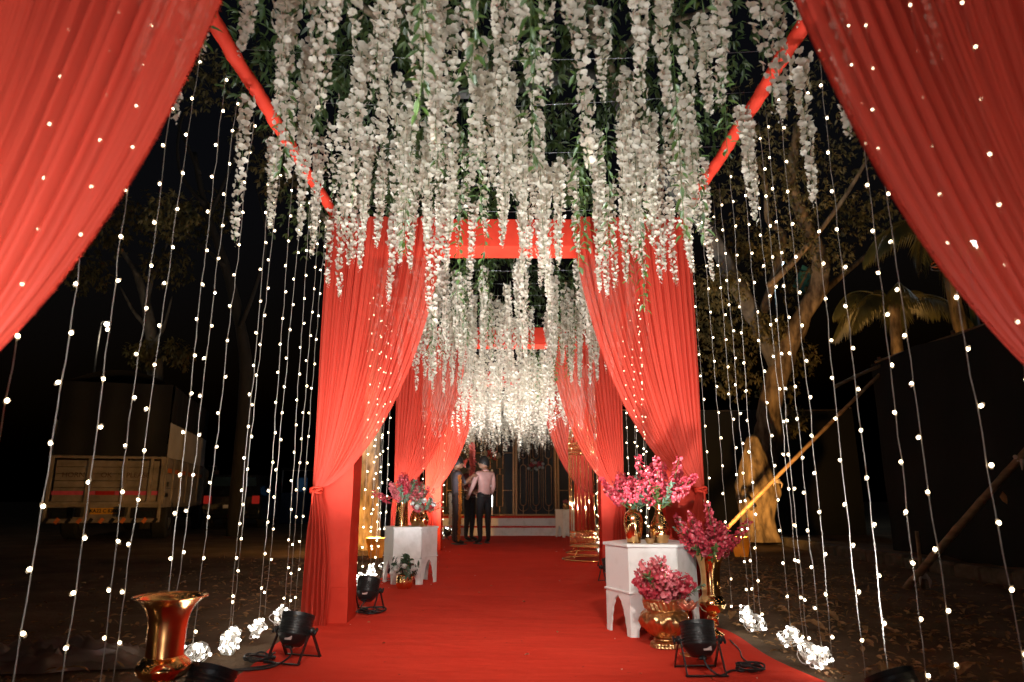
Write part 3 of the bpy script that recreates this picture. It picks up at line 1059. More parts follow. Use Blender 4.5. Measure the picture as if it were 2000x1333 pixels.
def par_can(x, y, label, aim, power=PAR_W, col=COOL, spread=125, roll=0.0, hung=None):
    """aim: world point the lamp looks at"""
    d = (Vector(aim) - Vector((x, y, (hung or 0) + .185)))
    yaw = math.atan2(-d.x, d.y)
    tilt = math.atan2(sqrt(d.x ** 2 + d.y ** 2), d.z)       # from straight up
    t = thing("par_light", label, "spotlight", (x, y, .011), yaw, "black spotlights along the carpet")
    h = MB()
    prof = [(.004, -.098), (.058, -.096), (.066, -.090), (.092, -.058), (.104, -.038), (.105, -.036)]
    z = -.034
    for k in range(6):
        prof += [(.105, z), (.1075, z + .003), (.1075, z + .008), (.105, z + .011)]
        z += .017
    prof += [(.107, .080), (.110, .082), (.110, .105), (.106, .106), (.102, .104), (.100, .08), (.09, .07), (.03, .066)]
    h.lathe(prof, 36)
    hs = h.build("housing", M['black'], t, sharp=35)
    hs.location = (0, 0, .185)
    hs.rotation_euler = (-tilt, 0, 0)
    MB().lathe([(.001, .080), (.096, .080), (.098, .084), (.001, .086)], 28, close=False).build("lens", M['lens'], hs)
    MB().bbox((.02, -.087, -.060), (.05, .004, .026), .001).build("label_plate", pmat("pale label", (.5, .38, .34), rough=.6), hs, smooth=False)
    MB().bbox((0, -.02, -.106), (.05, .03, .02), .004).build("socket", M['black'], hs, smooth=False)
    for s in (-1, 1):
        b = MB()
        for sgn in (-1, 1):
            b.box((s * (.125 + .006 * sgn), sgn * .062, .095), (.006, .022, .215), 0, (sgn * .58, 0, 0))
        b.build("yoke_leg", M['black'], t, smooth=False)
        kb = MB()
        kb.lathe([(.026, 0), (.026, .014), (.012, .018), (.010, .032)], 10, M=Matrix.Translation((s * .126, 0, .185)) @ Matrix.Rotation(s * pi / 2, 4, 'Y'))
        kb.box((s * .16, 0, .185), (.012, .05, .016), 0, (.7, 0, 0))
        kb.build("knob", M['black'], t)
        sh = MB().tube([(s * .10, 0, .185), (s * .13, 0, .185)], .008, 8)
        sh.build("pivot", M['black'], t)
    for sgn in (-1, 1):
        MB().box((0, sgn * .128, .006), (.262, .024, .006)).build("foot_bar", M['black'], t, smooth=False)
    t.scale = (.86, .86, .86)
    if hung:  # only the added carpet fill lamps hang
        t.location.z = hung
        MB().tube([(0, .128, .006), (0, .06, .5), (0, .06, .92)], .012, 8).build('drop_bar', M['black'], t)
    ld = bpy.data.lights.new("par_lamp", 'SPOT')
    ld.energy = power
    ld.color = col
    ld.spot_size = radians(spread)
    ld.spot_blend = 1.0
    ld.shadow_soft_size = .08
    lo = bpy.data.objects.new("par_lamp", ld)
    COL.objects.link(lo)
    lo.parent = hs
    lo.location = (0, 0, .14)
    lo.rotation_euler = (pi, 0, 0)
    return t

def cable_thing(pts, label, r=.0055):
    return tag(cable(pts, r).build("power_cable", M['rubber']), label, "cable")

# where each lamp stands and what it lights
par_can(-1.24, 4.24, "black spotlight on the left carpet edge in front of the left red drape", (-1.0, 5.05, 2.5), PAR_W * 1.2, COOL, 105)
par_can(1.03, 3.96, "black spotlight in front of the carved gold pot and lotus holder", (1.0, 4.75, 2.5), PAR_W * 1.2, COOL, 100)
par_can(-1.20, 2.95, "black spotlight beside the tall copper urn at the lower left edge", (-.7, 4.3, 3.2), PAR_W * .55)
par_can(1.50, 2.85, "black spotlight on the earth at the lower right edge", (.9, 4.4, 3.2), PAR_W * .55)
par_can(-1.18, 6.02, "black spotlight between the left gate post and the white rose pot", (-.9, 7.4, 3.0))
par_can(1.14, 7.98, "black spotlight showing past the right hexagonal table", (.9, 8.9, 3.0))
par_can(-1.27, 11.3, "small black spotlight beyond the left hexagonal table near the standing people", (-.9, 12.6, 3.0), PAR_W * 2.2)
par_can(1.36, 9.72, "black spotlight at the foot of the gold birdcage", (.8, 11.0, 3.0), PAR_W * 2.2)
par_can(-1.33, 8.15, "black spotlight hidden behind the left hexagonal table", (-1.0, 9.3, 2.4))
par_can(-.92, .35, "black spotlight lighting the near left drape, behind the camera position", (-1.15, 1.45, 1.7), PAR_W * 1.0)
par_can(.92, .35, "black spotlight lighting the near right drape, behind the camera position", (1.15, 1.45, 1.7), PAR_W * .26)
par_can(-1.38, 15.9, "black spotlight hidden behind the people, lighting the stage flowers", (-.4, 15.4, 3.2), PAR_W * .7, (1, .96, .92), 100)
for sx, w in ((-.62, 'left'), (.62, 'right')):  # unseen pair, added as fill light for the carpet
    par_can(sx, 1.36, "unseen black spotlight added under the nearest gate beam on its %s to brighten the carpet" % w, (sx * .6, 6.3, .2), PAR_W * 1.15, (1, .93, .85), 66, hung=2.24)

def loops(cx, cy, n, rad, label, seed, tail=None):
    r = random.Random(seed)
    pts = []
    for k in range(n * 7):
        q = 2 * pi * k / 7
        rr = rad * r.uniform(.65, 1.1)
        pts.append((cx + rr * 1.3 * cos(q), cy + rr * sin(q), .018 + .03 * r.random()))
    if tail: pts += tail
    return cable_thing(pts, label)
loops(1.30, 3.97, 4, .06, "coiled black cable beside the right front spotlight", 3, [(1.2, 3.95, .02), (1.1, 3.84, .02), (1.04, 3.86, .06), (1.03, 3.9, .11)])
loops(-1.42, 4.22, 4, .07, "coiled black cable at the left carpet edge beside the left spotlight", 4, [(-1.3, 4.1, .02), (-1.42, 4.0, .02), (-1.5, 3.96, .02), (-1.3, 4.02, .02), (-1.22, 4.12, .06), (-1.24, 4.16, .1)])
loops(-1.1, 5.88, 3, .09, "black cable looped under the spotlight by the left gate post", 5, [(-1.2, 5.9, .03), (-1.18, 5.96, .1)])
cable_thing([(1.42, 4.7, .03), (1.40, 4.45, .02), (1.35, 4.25, .02), (1.33, 4.05, .03)], "thin cable running from the glowing bulb coil to the black coil", .004)
cable_thing([(-1.75, 3.9, .02), (-1.6, 3.98, .02), (-1.45, 3.97, .022), (-1.33, 4.05, .02)], "black cable running over the left carpet edge onto the earth", .006)

# ------------------------------------------------------------------ white hexagonal tables
def hex_table(x, y, R0, H, rz, label):
    t = thing("hexagonal_table", label, "table", (x, y, .009), rz, "white hexagonal tables")
    top = MB()
    vs, fs = [], []
    for (k, rr, z) in ((0, R0 * 1.02, H - .022), (1, R0 * 1.035, H - .018), (2, R0 * 1.035, H - .004), (3, R0 * 1.02, H)):
        for i in range(6):
            q = pi / 3 * i
            vs.append((rr * cos(q), rr * sin(q), z))
    for k in range(3):
        for i in range(6):
            fs.append((k * 6 + i, k * 6 + (i + 1) % 6, k * 6 + 6 + (i + 1) % 6, k * 6 + 6 + i))
    fs.append(tuple(range(5, -1, -1))); fs.append(tuple(range(18, 24)))
    top.add(vs, fs)
    top.build("table_top", M['white'], t, smooth=False)
    ap = R0 * cos(pi / 6)
    arch_top = H * .42
    split = H * .47
    side = R0 - .002
    for i in range(6):
        q = pi / 3 * (i + .5)
        Mx = Matrix.Rotation(q - pi / 2, 4, 'Z')
        # upper board
        MB().box((0, ap - .008, (split + H - .022) / 2 + .001), (side - .012, .014, H - .022 - split - .003), M=Mx).build("upper_panel", M['white'], t, smooth=False)
        # lower board with a scalloped arch cut out
        h = side / 2 - .004
        half = []
        prof = [(.70, 0), (.68, .18), (.60, .30), (.62, .40), (.50, .55), (.48, .66), (.34, .78), (.30, .86), (.15, .93), (0, 1.0)]
        hole = [(-a * h, b * arch_top) for a, b in prof] + [(a * h, b * arch_top) for a, b in prof[-2::-1]]
        n = len(hole)
        outer = []
        for a, b in hole:
            outer.append((a, split))
        outer[0] = (-h, 0); outer[-1] = (h, 0)
        # ring of quads between the arch and the outline
        out2 = []
        for k, (a, b) in enumerate(hole):
            f = k / (n - 1)
            if f < .3: out2.append((-h, split * f / .3))
            elif f > .7: out2.append((h, split * (1 - f) / .3))
            else: out2.append((-h + 2 * h * (f - .3) / .4, split))
        vs = [(a, ap, b) for a, b in hole] + [(a, ap, b) for a, b in out2] + [(a, ap - .015, b) for a, b in hole] + [(a, ap - .015, b) for a, b in out2]
        fs = []
        for k in range(n - 1):
            fs.append((k, n + k, n + k + 1, k + 1))
            fs.append((2 * n + k, 2 * n + k + 1, 3 * n + k + 1, 3 * n + k))
            fs.append((k, k + 1, 2 * n + k + 1, 2 * n + k))
            fs.append((n + k, 3 * n + k, 3 * n + k + 1, n + k + 1))
        fs.append((0, 2 * n, 3 * n, n)); fs.append((n - 1, 2 * n - 1, 4 * n - 1, 3 * n - 1))
        mb = MB().add(vs, fs, 0, Mx)
        mb.build("arched_panel", M['white'], t, smooth=False)
        MB().box((0, ap + .003, split), (side + .006, .010, .012), M=Mx).build("moulding", M['white'], t, smooth=False)
    return t
hex_table(-1.10, 7.98, .30, .60, 0.0, "white hexagonal table holding three gold vases left of the carpet")
hex_table(1.02, 5.14, .325, .60, radians(-8), "white hexagonal table holding two gold vases right of the carpet")
hex_table(1.38, 16.9, .27, .64, radians(10), "small white hexagonal table beside the stage steps on the right")

# ------------------------------------------------------------------ vases, urns, pots
def vessel(name, label, cat, loc, prof, mat, n=40, inner=.004, wob=None, sharp=50):
    t = thing(name, label, cat, loc)
    p2 = prof + [(r - inner, z - .001) for r, z in reversed(prof[len(prof) // 2:])]
    MB().lathe(p2, n, wob=wob, close=False).build("body", mat, t, sharp=sharp)
    return t
def smooth_prof(pts, k=5):
    P = [Vector((a, b, 0)) for a, b in pts]
    P = [P[0]] + P + [P[-1]]
    out = []
    for i in range(1, len(P) - 2):
        for j in range(k):
            t = j / k
            a, b, c, d = P[i - 1], P[i], P[i + 1], P[i + 2]
            v = .5 * ((2 * b) + (c - a) * t + (2 * a - 5 * b + 4 * c - d) * t * t + (3 * b - a - 3 * c + d) * t ** 3)
            out.append((max(.0005, v.x), v.y))
    out.append((pts[-1][0], pts[-1][1]))
    return out
TZ = .009 + .60
# right table: shouldered vase and bottle vase
vessel("gold_vase", "round shouldered gold vase, left of the two on the right table", "vase", (.885, 5.02, TZ), smooth_prof([(.001, 0), (.045, 0), (.048, .01), (.062, .08), (.068, .15), (.055, .20), (.030, .225), (.027, .24), (.036, .255)]), M['gold'])
vessel("gold_vase", "bottle necked ribbed gold vase, right of the two on the right table", "vase", (1.075, 5.03, TZ), smooth_prof([(.001, 0), (.048, 0), (.055, .015), (.072, .07), (.066, .12), (.038, .18), (.028, .21), (.028, .235), (.036, .262)]), M['gold'], 48, wob=lambda r, z, q: r * (1 + .02 * sin(16 * q)) if r > .03 else r)
vessel("small_glass", "little gold rimmed dish between the two vases on the right table", "dish", (.985, 4.95, TZ), smooth_prof([(.001, 0), (.022, 0), (.026, .006), (.034, .03), (.036, .034)]), M['gold_dull'])
# left table
vessel("gold_vase", "straight sided tall gold vase, leftmost on the left table", "vase", (-1.20, 7.92, TZ), smooth_prof([(.001, 0), (.075, 0), (.078, .01), (.073, .06), (.066, .16), (.064, .24), (.066, .26)]), M['gold'])
vessel("gold_vase", "curvy gold vase in the middle of the left table", "vase", (-1.06, 8.02, TZ), smooth_prof([(.001, 0), (.04, 0), (.046, .012), (.066, .07), (.054, .13), (.03, .18), (.028, .22), (.04, .27), (.046, .285)]), M['gold'])
vessel("gold_vase", "small waisted gold vase, rightmost on the left table", "vase", (-.945, 7.86, TZ), smooth_prof([(.001, 0), (.036, 0), (.042, .01), (.054, .07), (.05, .10), (.03, .135), (.03, .155), (.042, .175)]), M['gold'])
# far table pot
vessel("gold_pot", "little gold pot with a lid of flowers on the small far table", "pot", (1.36, 16.85, .009 + .64), smooth_prof([(.001, 0), (.05, 0), (.055, .02), (.07, .07), (.06, .12), (.066, .135)]), M['gold'])

def urn(loc, s, mat, label, base=True):
    t = thing("trumpet_urn", label, "urn", loc)
    bowl = smooth_prof([(.010, .150), (.05, .152), (.082, .175), (.098, .205), (.100, .225), (.090, .250), (.076, .268), (.070, .275), (.069, .285), (.069, .34), (.071, .42), (.078, .48), (.094, .53), (.118, .565), (.135, .578)])
    bowl = [(r * s, z * s) for r, z in bowl]
    bowl += [(r - .004, z) for r, z in reversed(bowl[25:])]
    MB().lathe(bowl, 56, close=False).build("bowl", mat, t, sharp=60)
    rim = [(.135 * s + .004 * cos(q), .579 * s + .004 * sin(q)) for q in [2 * pi * k / 8 for k in range(9)]]
    MB().lathe(rim, 56, close=False).build("rim", mat, t)
    return t
def ball_stem(t, mat, s=1.0):
    MB().lathe([(r * s, z * s) for r, z in smooth_prof([(.001, 0), (.072, 0), (.074, .008), (.06, .014), (.03, .03), (.016, .05), (.028, .062), (.028, .07), (.014, .078), (.030, .09), (.042, .11), (.042, .118), (.03, .136), (.014, .146), (.018, .152)])], 32).build("stem", mat, t, sharp=60)
u1 = urn((1.40, 4.98, .012), .92, M['gold'], "tall gold trumpet urn on a ball stem holding magenta blossoms at right")
ball_stem(u1, M['gold'], .92)
u2 = urn((-1.335, 2.86, -.02), .97, M['copper'], "empty copper trumpet urn at the lower left in front of the light strings")
for ch in kids(u2):
    ch.scale = (1.03, 1.03, .74); ch.location.z = .56 * .26
MB().lathe([(.001, 0), (.11, 0), (.115, .01), (.098, .05), (.075, .14), (.055, .2), (.05, .243)], 32).build("foot", M['copper'], u2)

# carved pot
def pot_wob(r, z, q):
    if .225 < z < .275: return r + .007 * sin(26 * q + z * 60)
    if .07 < z < .205:
        k = sin(9 * q) * cos((z - .14) * 46)
        return r + .0075 * (abs(k) ** .5 * (1 if k > 0 else -1)) + .003 * sin(27 * q + 60 * z)
    if z < .04: return r + .0025 * sin(30 * q)
    return r
t = thing("carved_pot", "carved gold flower pot with embossed belly on the carpet right of centre", "pot", (.985, 4.60, .010))
pp = smooth_prof([(.001, 0), (.088, 0), (.092, .012), (.086, .028), (.062, .040), (.060, .052), (.090, .075), (.132, .110), (.152, .150), (.146, .185), (.118, .210), (.108, .220), (.118, .228), (.128, .275), (.134, .285), (.130, .292)], 7)
pp += [(r - .008, z) for r, z in reversed(pp[-16:])]
MB().lathe(pp, 120, wob=pot_wob, close=False).build("body", M['gold_dull'], t, sharp=50)
MB().lathe([(.001, .255), (.118, .258)], 24, close=False).build("soil", M['dirt'], t)
MB().lathe([(.066 + .006 * cos(q), .047 + .006 * sin(q)) for q in [2 * pi * k / 8 for k in range(9)]], 40, close=False).build("foot_ring", M['gold_dull'], t)

# lotus candle holder
t = thing("lotus_holder", "copper lotus shaped candle holder on a thin gold stalk before the carved pot", "candle holder", (1.075, 4.36, .010))
MB().tube([(0, 0, .01), (.003, 0, .16), (0, 0, .255)], .0055, 8).build("stalk", M['gold'], t)
MB().lathe([(.001, 0), (.06, 0), (.06, .005), (.03, .009), (.008, .014)], 24).build("base", M['gold_dull'], t)
lot = pmat("rose copper petal", (.72, .30, .18), (.55, .2, .12), rough=.3, metal=.8)
for k in range(8):
    mb = MB()
    vs, fs = [], []
    for i in range(6):
        for j in range(5):
            u, v = i / 5, j / 4 - .5
            wd = sin(pi * min(1, u * .86 + .14)) ** .6 * .062
            rr = .012 + .062 * u - .008 * u * u
            vs.append((rr, v * wd, .25 + .045 * u ** 1.6 - abs(v) * -.016 * u))
    for i in range(5):
        for j in range(4):
            a = i * 5 + j
            fs.append((a, a + 1, a + 6, a + 5))
    mb.add(vs, fs, 0, Matrix.Rotation(pi / 4 * k, 4, 'Z'))
    o = mb.build("petal", lot, t)
    md = o.modifiers.new("thick", 'SOLIDIFY'); md.thickness = .003

# hammered bowl of white roses
t = thing("hammered_pot", "hammered gold pot holding white roses before the left hexagonal table", "pot", (-1.075, 7.42, .010))
def ham(r, z, q):
    return r - .003 * abs(sin(11 * q + (int(z / .012) % 2) * 1.57)) * abs(sin(z / .012 * pi)) if .02 < z < .12 else r
hp = smooth_prof([(.001, 0), (.06, 0), (.072, .008), (.084, .03), (.088, .06), (.086, .10), (.08, .13), (.082, .138)], 6)
MB().lathe(hp + [(r - .005, z) for r, z in reversed(hp[-12:])], 88, wob=ham, close=False).build("body", M['gold'], t, sharp=50)
MB().lathe([(.001, .115), (.075, .116)], 20, close=False).build("soil", M['dirt'], t)

# ------------------------------------------------------------------ bouquets
def spike_mesh(seed, L=.26, mats=None, n=30, fl=.014, bare=.35):
    r = random.Random(seed)
    mb, = [MB()]
    bend = r.uniform(.02, .06)
    ax = lambda t: Vector((bend * t * t, 0, L * t))
    mb.tube([ax(i / 5) for i in range(6)], [.0022] * 5 + [.001], 4, 1)
    for i in range(n):
        t = bare + (1 - bare) * (i + r.random()) / n
        a = i * 2.4 + r.uniform(-.4, .4)
        o = Vector((cos(a), sin(a), r.uniform(.0, .6))).normalized()
        c = ax(t) + o * (.024 * (1.25 - t * .75)) * r.uniform(.6, 1.15)
        f = (o + Vector((r.uniform(-.4, .4), r.uniform(-.4, .4), r.uniform(-.2, .5)))).normalized()
        s = f.orthogonal().normalized(); w = f.cross(s)
        k5 = 5 if t < .85 else 3
        ph = r.uniform(0, 6)
        size = fl * r.uniform(.75, 1.25) * (1.15 - .45 * t)
        for k in range(k5):
            q = ph + 2 * pi * k / k5
            d = s * cos(q) + w * sin(q) + f * r.uniform(.15, .6)
            mb.petal(c, d, f, size, size * 1.1, 0 if r.random() < .8 else 2, .3, 5)
    return mb.mesh("flower_spike", mats)
def sprig_mesh(seed, L=.2, mat=None, lw=.014, ll=.035, n=22):
    r = random.Random(seed)
    mb = MB()
    bend = r.uniform(.02, .06)
    ax = lambda t: Vector((bend * t * t, 0, L * t))
    mb.tube([ax(i / 5) for i in range(6)], [.0022] * 5 + [.001], 4, 1)
    for i in range(n):
        t = .25 + .75 * i / n
        a = i * 2.3
        d = Vector((cos(a), sin(a), r.uniform(.3, 1.1)))
        mb.leaf(ax(t), d, Vector((0, 0, 1)), ll * r.uniform(.7, 1.2), lw * r.uniform(.8, 1.2), 0)
    return mb.mesh("leaf_sprig", [mat, M['stem']])
PM = [M['pink'], M['stem'], M['pale_pink']]
SP = [spike_mesh(i, .24 + .03 * (i % 3), PM, 30 + 3 * i, .019) for i in range(5)]
SPP = [spike_mesh(20 + i, .20, [M['pale_pink'], M['stem'], M['pink']], 30, .019) for i in range(3)]
SPS = [spike_mesh(30 + i, .17, [M['pink'], M['stem'], M['pale_pink']], 28, .02, .3) for i in range(4)]
SG = [sprig_mesh(i, .22, M['leaf_pale']) for i in range(3)]
SGD = [sprig_mesh(9 + i, .16, M['leaf_dark'], .03, .055, 12) for i in range(2)]
SGR = [sprig_mesh(19 + i, .20, M['leaf'], .014, .035, 22) for i in range(2)]

def bouquet(label, loc, n, tilt, sets, seed, sc=1.0, greens=5, gset=None, group=None, bias=(0, 0)):
    r = random.Random(seed)
    t = thing("flower_bouquet", label, "bouquet", loc, 0, group)
    for i in range(n):
        a = i * 2.4 + r.uniform(-.5, .5)
        tl_ = tilt * sqrt((i + .5) / n) * r.uniform(.85, 1.1)
        o = link("flower_spike", r.choice(sets), t, (0.012 * cos(a), 0.012 * sin(a), 0))
        d = Vector((sin(tl_) * cos(a) + bias[0], sin(tl_) * sin(a) + bias[1], cos(tl_)))
        q = d.to_track_quat('Z', 'X')
        o.rotation_euler = q.to_euler()
        o.scale = [sc * r.uniform(.85, 1.15)] * 3
    for i in range(greens):
        a = i * 2.4 + 1.1 + r.uniform(-.5, .5)
        tl_ = tilt * r.uniform(.5, 1.15)
        o = link("leaf_sprig", r.choice(gset or SG), t, (0.01 * cos(a), 0.01 * sin(a), 0))
        d = Vector((sin(tl_) * cos(a), sin(tl_) * sin(a), cos(tl_)))
        o.rotation_euler = d.to_track_quat('Z', 'X').to_euler()
        o.scale = [sc * r.uniform(.8, 1.1)] * 3
    return t
bouquet("magenta blossoms with grey green sprigs in the left vase of the right table", (.885, 5.02, TZ + .225), 15, 1.15, SP, 1, 1.0, 6, SG + SGD + SGR)
bouquet("taller magenta blossoms with long green sprigs in the bottle vase of the right table", (1.075, 5.03, TZ + .225), 15, 1.0, SP, 2, 1.18, 8, SG + SGR)
bouquet("wide fan of magenta blossoms filling the gold trumpet urn at right", (1.40, 4.98, .50), 24, 1.25, SP, 3, 1.12, 6, SGD + SGR)
bouquet("bright pink blossoms in the carved gold pot on the carpet", (.985, 4.60, .25), 30, 1.15, SPS + SPP, 4, 1.28, 6, SGR + SG)
bouquet("rose pink blossoms with grey green sprigs in the tall vases of the left table", (-1.19, 7.92, TZ + .235), 20, 1.25, SP + SPP, 5, 1.25, 8, SG + SGR)
bouquet("pink blossoms in the curvy middle vase of the left table", (-1.06, 8.02, TZ + .26), 12, 1.0, SP + SPP, 6, 1.05, 5, SG)
bouquet("red pink filler blossoms and green sprigs in the right vase of the left table", (-.945, 7.86, TZ + .15), 5, 1.35, SPS, 8, .85, 9, SG + SGR)

def rose_mesh(seed, mat):
    r = random.Random(seed)
    mb = MB()
    for lay, (n, rad, h, tip) in enumerate(((3, .008, .030, .5), (5, .015, .028, .35), (6, .024, .022, -.2))):
        for k in range(n):
            a = 2 * pi * k / n + lay * .5
            d = Vector((cos(a) * .55, sin(a) * .55, 1 - lay * .22)).normalized()
            c = Vector((cos(a) * rad * .5, sin(a) * rad * .5, .002))
            mb.petal(c, d, Vector((-cos(a), -sin(a), .3)), h * 1.2, h * 1.25, 0, .35, 8)
    return mb.mesh("rose", mat)
RO = [rose_mesh(i, thin_mat("white rose petal", (.8, .78, .74), (.7, .69, .64), .25, 0, 30)) for i in range(2)]
def rose_bunch(label, loc, n, rad, seed, sc, leaves, gset):
    r = random.Random(seed)
    t = thing("rose_bouquet", label, "bouquet", loc)
    for i in range(n):
        a = i * 2.4
        e = .25 + 1.05 * sqrt((i + .5) / n)
        d = Vector((sin(e) * cos(a), sin(e) * sin(a), cos(e)))
        o = link("rose", r.choice(RO), t, d * rad * r.uniform(.85, 1.05))
        o.rotation_euler = d.to_track_quat('Z', 'X').to_euler(); o.scale = [sc] * 3
    for i in range(leaves):
        a = i * 2.4 + .8
        e = r.uniform(.2, 1.5)
        d = Vector((sin(e) * cos(a), sin(e) * sin(a), cos(e)))
        o = link("leaf_sprig", r.choice(gset), t, d * rad * .15)
        o.rotation_euler = d.to_track_quat('Z', 'X').to_euler(); o.scale = [sc * r.uniform(.7, 1.0)] * 3
    return t
rose_bunch("white roses with dark leaves in the hammered gold pot", (-1.075, 7.42, .13), 13, .13, 11, 1.2, 14, SGD)
rose_bunch("pale blue white roses with green sprigs in the right vase of the left table", (-.945, 7.86, TZ + .17), 8, .13, 12, 1.25, 8, SG)
bouquet("tiny gold and white flower tuft in the pot on the small far table", (1.36, 16.85, .009 + .64 + .12), 6, .9, SPP, 14, .5, 2)
bouquet("white lit sprig poking out beside the urn's blossoms", (1.22, 4.97, .66), 1, .9, SPP, 15, .5, 3, SG)

# wreaths on the screens
def wreath(label, loc, seed, sc):
    r = random.Random(seed)
    t = thing("flower_wreath", label, "wreath", loc)
    for i in range(16):
        a = r.uniform(0, 6.28); q = r.uniform(0, 1) ** .6
        d = Vector((cos(a) * q * 1.5 + .3 * q, -.8, sin(a) * q * .9 + cos(a) * q * .5))
        o = link("flower_spike", r.choice(SP + SPP + SPP), t, (cos(a) * q * .05, 0, sin(a) * q * .03))
        o.rotation_euler = d.to_track_quat('Z', 'X').to_euler(); o.scale = [sc * r.uniform(.6, .9)] * 3
    for i in range(9):
        a = i * 2.4
        d = Vector((cos(a) * 1.3, -.5, sin(a)))
        o = link("leaf_sprig", r.choice(SG + SGR), t)
        o.rotation_euler = d.to_track_quat('Z', 'X').to_euler(); o.scale = [sc] * 3
    for i in range(9):
        a = r.uniform(0, 6.28); q = r.random() ** .5 * .2
        d = Vector((cos(a) * .4, -1, sin(a) * .4))
        o = link("rose", r.choice(RO), t, (cos(a) * q * 1.2, -.12, sin(a) * q * .7))
        o.rotation_euler = d.to_track_quat('Z', 'X').to_euler(); o.scale = [1.6 * sc] * 3
    return t
wreath("flower spray of red and white blossoms hung on the rectangle lattice screen", (-.47, 18.36, 2.0), 1, 1.0)
wreath("flower spray of pale pink and white blossoms hung on the oval lattice screen", (.70, 18.36, 1.74), 2, 1.0)

# ------------------------------------------------------------------ birdcage
t = thing("birdcage", "tall gold wire birdcage with domed top right of the carpet", "birdcage", (1.27, 10.75, .01))
BR = .34
def ringp(r, z, n=40): return [(r * cos(2 * pi * k / n), r * sin(2 * pi * k / n), z) for k in range(n)]
MB().tube(ringp(.46, .012), .012, 6, closed=True).build("floor_ring", M['gold'], t)
MB().tube(ringp(.40, .10), .010, 6, closed=True).build("floor_ring", M['gold'], t)
for k in range(4):
    a = pi / 4 + k * pi / 2
    MB().tube([(.46 * cos(a), .46 * sin(a), .012), (.42 * cos(a), .42 * sin(a), .08), (.33 * cos(a), .33 * sin(a), .20)], .009, 6).build("foot", M['gold'], t)
def filigree(z0, z1, name):
    mb = MB()
    for k in range(44):
        a = 2 * pi * k / 44
        for zz in ((z0 + z1) / 2 + (z1 - z0) * .22, (z0 + z1) / 2 - (z1 - z0) * .22):
            c = Vector((BR * cos(a), BR * sin(a), zz))
            e = Vector((-sin(a), cos(a), 0))
            rr = min(.022, (z1 - z0) * .22)
            mb.tube([c + e * rr * cos(q) + Vector((0, 0, rr * sin(q))) for q in [2 * pi * i / 8 for i in range(8)]], .004, 4, closed=True)
    mb.tube(ringp(BR + .003, z0), .009, 6, closed=True); mb.tube(ringp(BR + .003, z1), .009, 6, closed=True)
    mb.tube(ringp(BR + .002, (z0 + z1) / 2), .005, 5, closed=True)
    mb.build(name, M['gold'], t)['kind'] = 'stuff'
filigree(.20, .40, "filigree_base")
filigree(1.58, 1.72, "filigree_band")
MB().lathe([(.001, .205), (BR - .01, .205), (BR - .01, .215), (.001, .215)], 40).build("floor_plate", M['gold_dull'], t)
for k in range(16):
    a = 2 * pi * k / 16
    MB().tube([(BR * cos(a), BR * sin(a), .40), (BR * cos(a), BR * sin(a), 1.58)], .006, 6).build("bar", M['gold'], t)
    MB().tube([(BR * cos(a) * (cos(q) ** .85 if q < 1.56 else 0), BR * sin(a) * (cos(q) ** .85 if q < 1.56 else 0), 1.72 + .42 * sin(q)) for q in [pi / 2 * i / 10 for i in range(11)]], .007, 6).build("dome_bar", M['gold'], t)
MB().tube(ringp(.05, 2.17, 16), .008, 6, closed=True, M=None).build("top_loop", M['gold'], t)

# ------------------------------------------------------------------ garlands near the people
def garland(label, x, y, z0, z1, mat, rad, seed, cat="garland"):
    r = random.Random(seed)
    t = thing("flower_garland", label, cat, (x, y, z1))
    L = z1 - z0
    MB().tube([(0, 0, 0), (.02, 0, -L * .5), (0, 0, -L)], .004, 4).build("cord", M['stem'], t)
    n = int(L / (rad * .85))
    for i in range(n):
        mb = MB()
        for k in range(26):
            a, e = r.uniform(0, 6.28), r.uniform(-1.4, 1.4)
            d = Vector((cos(a) * cos(e), sin(a) * cos(e), sin(e)))
            mb.petal(d * rad * .35, d, d.orthogonal(), rad * .75, rad * .7, 0, .3, 5)
        mb.build("blossom", mat, t, loc=(.02 * sin(pi * i / n) + r.uniform(-.005, .005), 0, -L * (i + .5) / n))
    return t
garland("rope of orange marigolds hanging beside the man in brown trousers", -.97, 13.7, .12, 1.35, M['marigold'], .035, 1)
garland("coral flower garland hanging before the man in the maroon shirt", -.80, 14.9, 1.15, 2.05, M['coral'], .07, 2)
garland("strand of white lit blossoms hanging behind the left drape near the people", -1.17, 13.9, .3, 1.0, M['petal'], .035, 3)
bouquet("mass of coral blossoms standing behind the man in maroon", (-.92, 15.6, 1.55), 12, 1.2, SPP, 33, 1.2, 3)

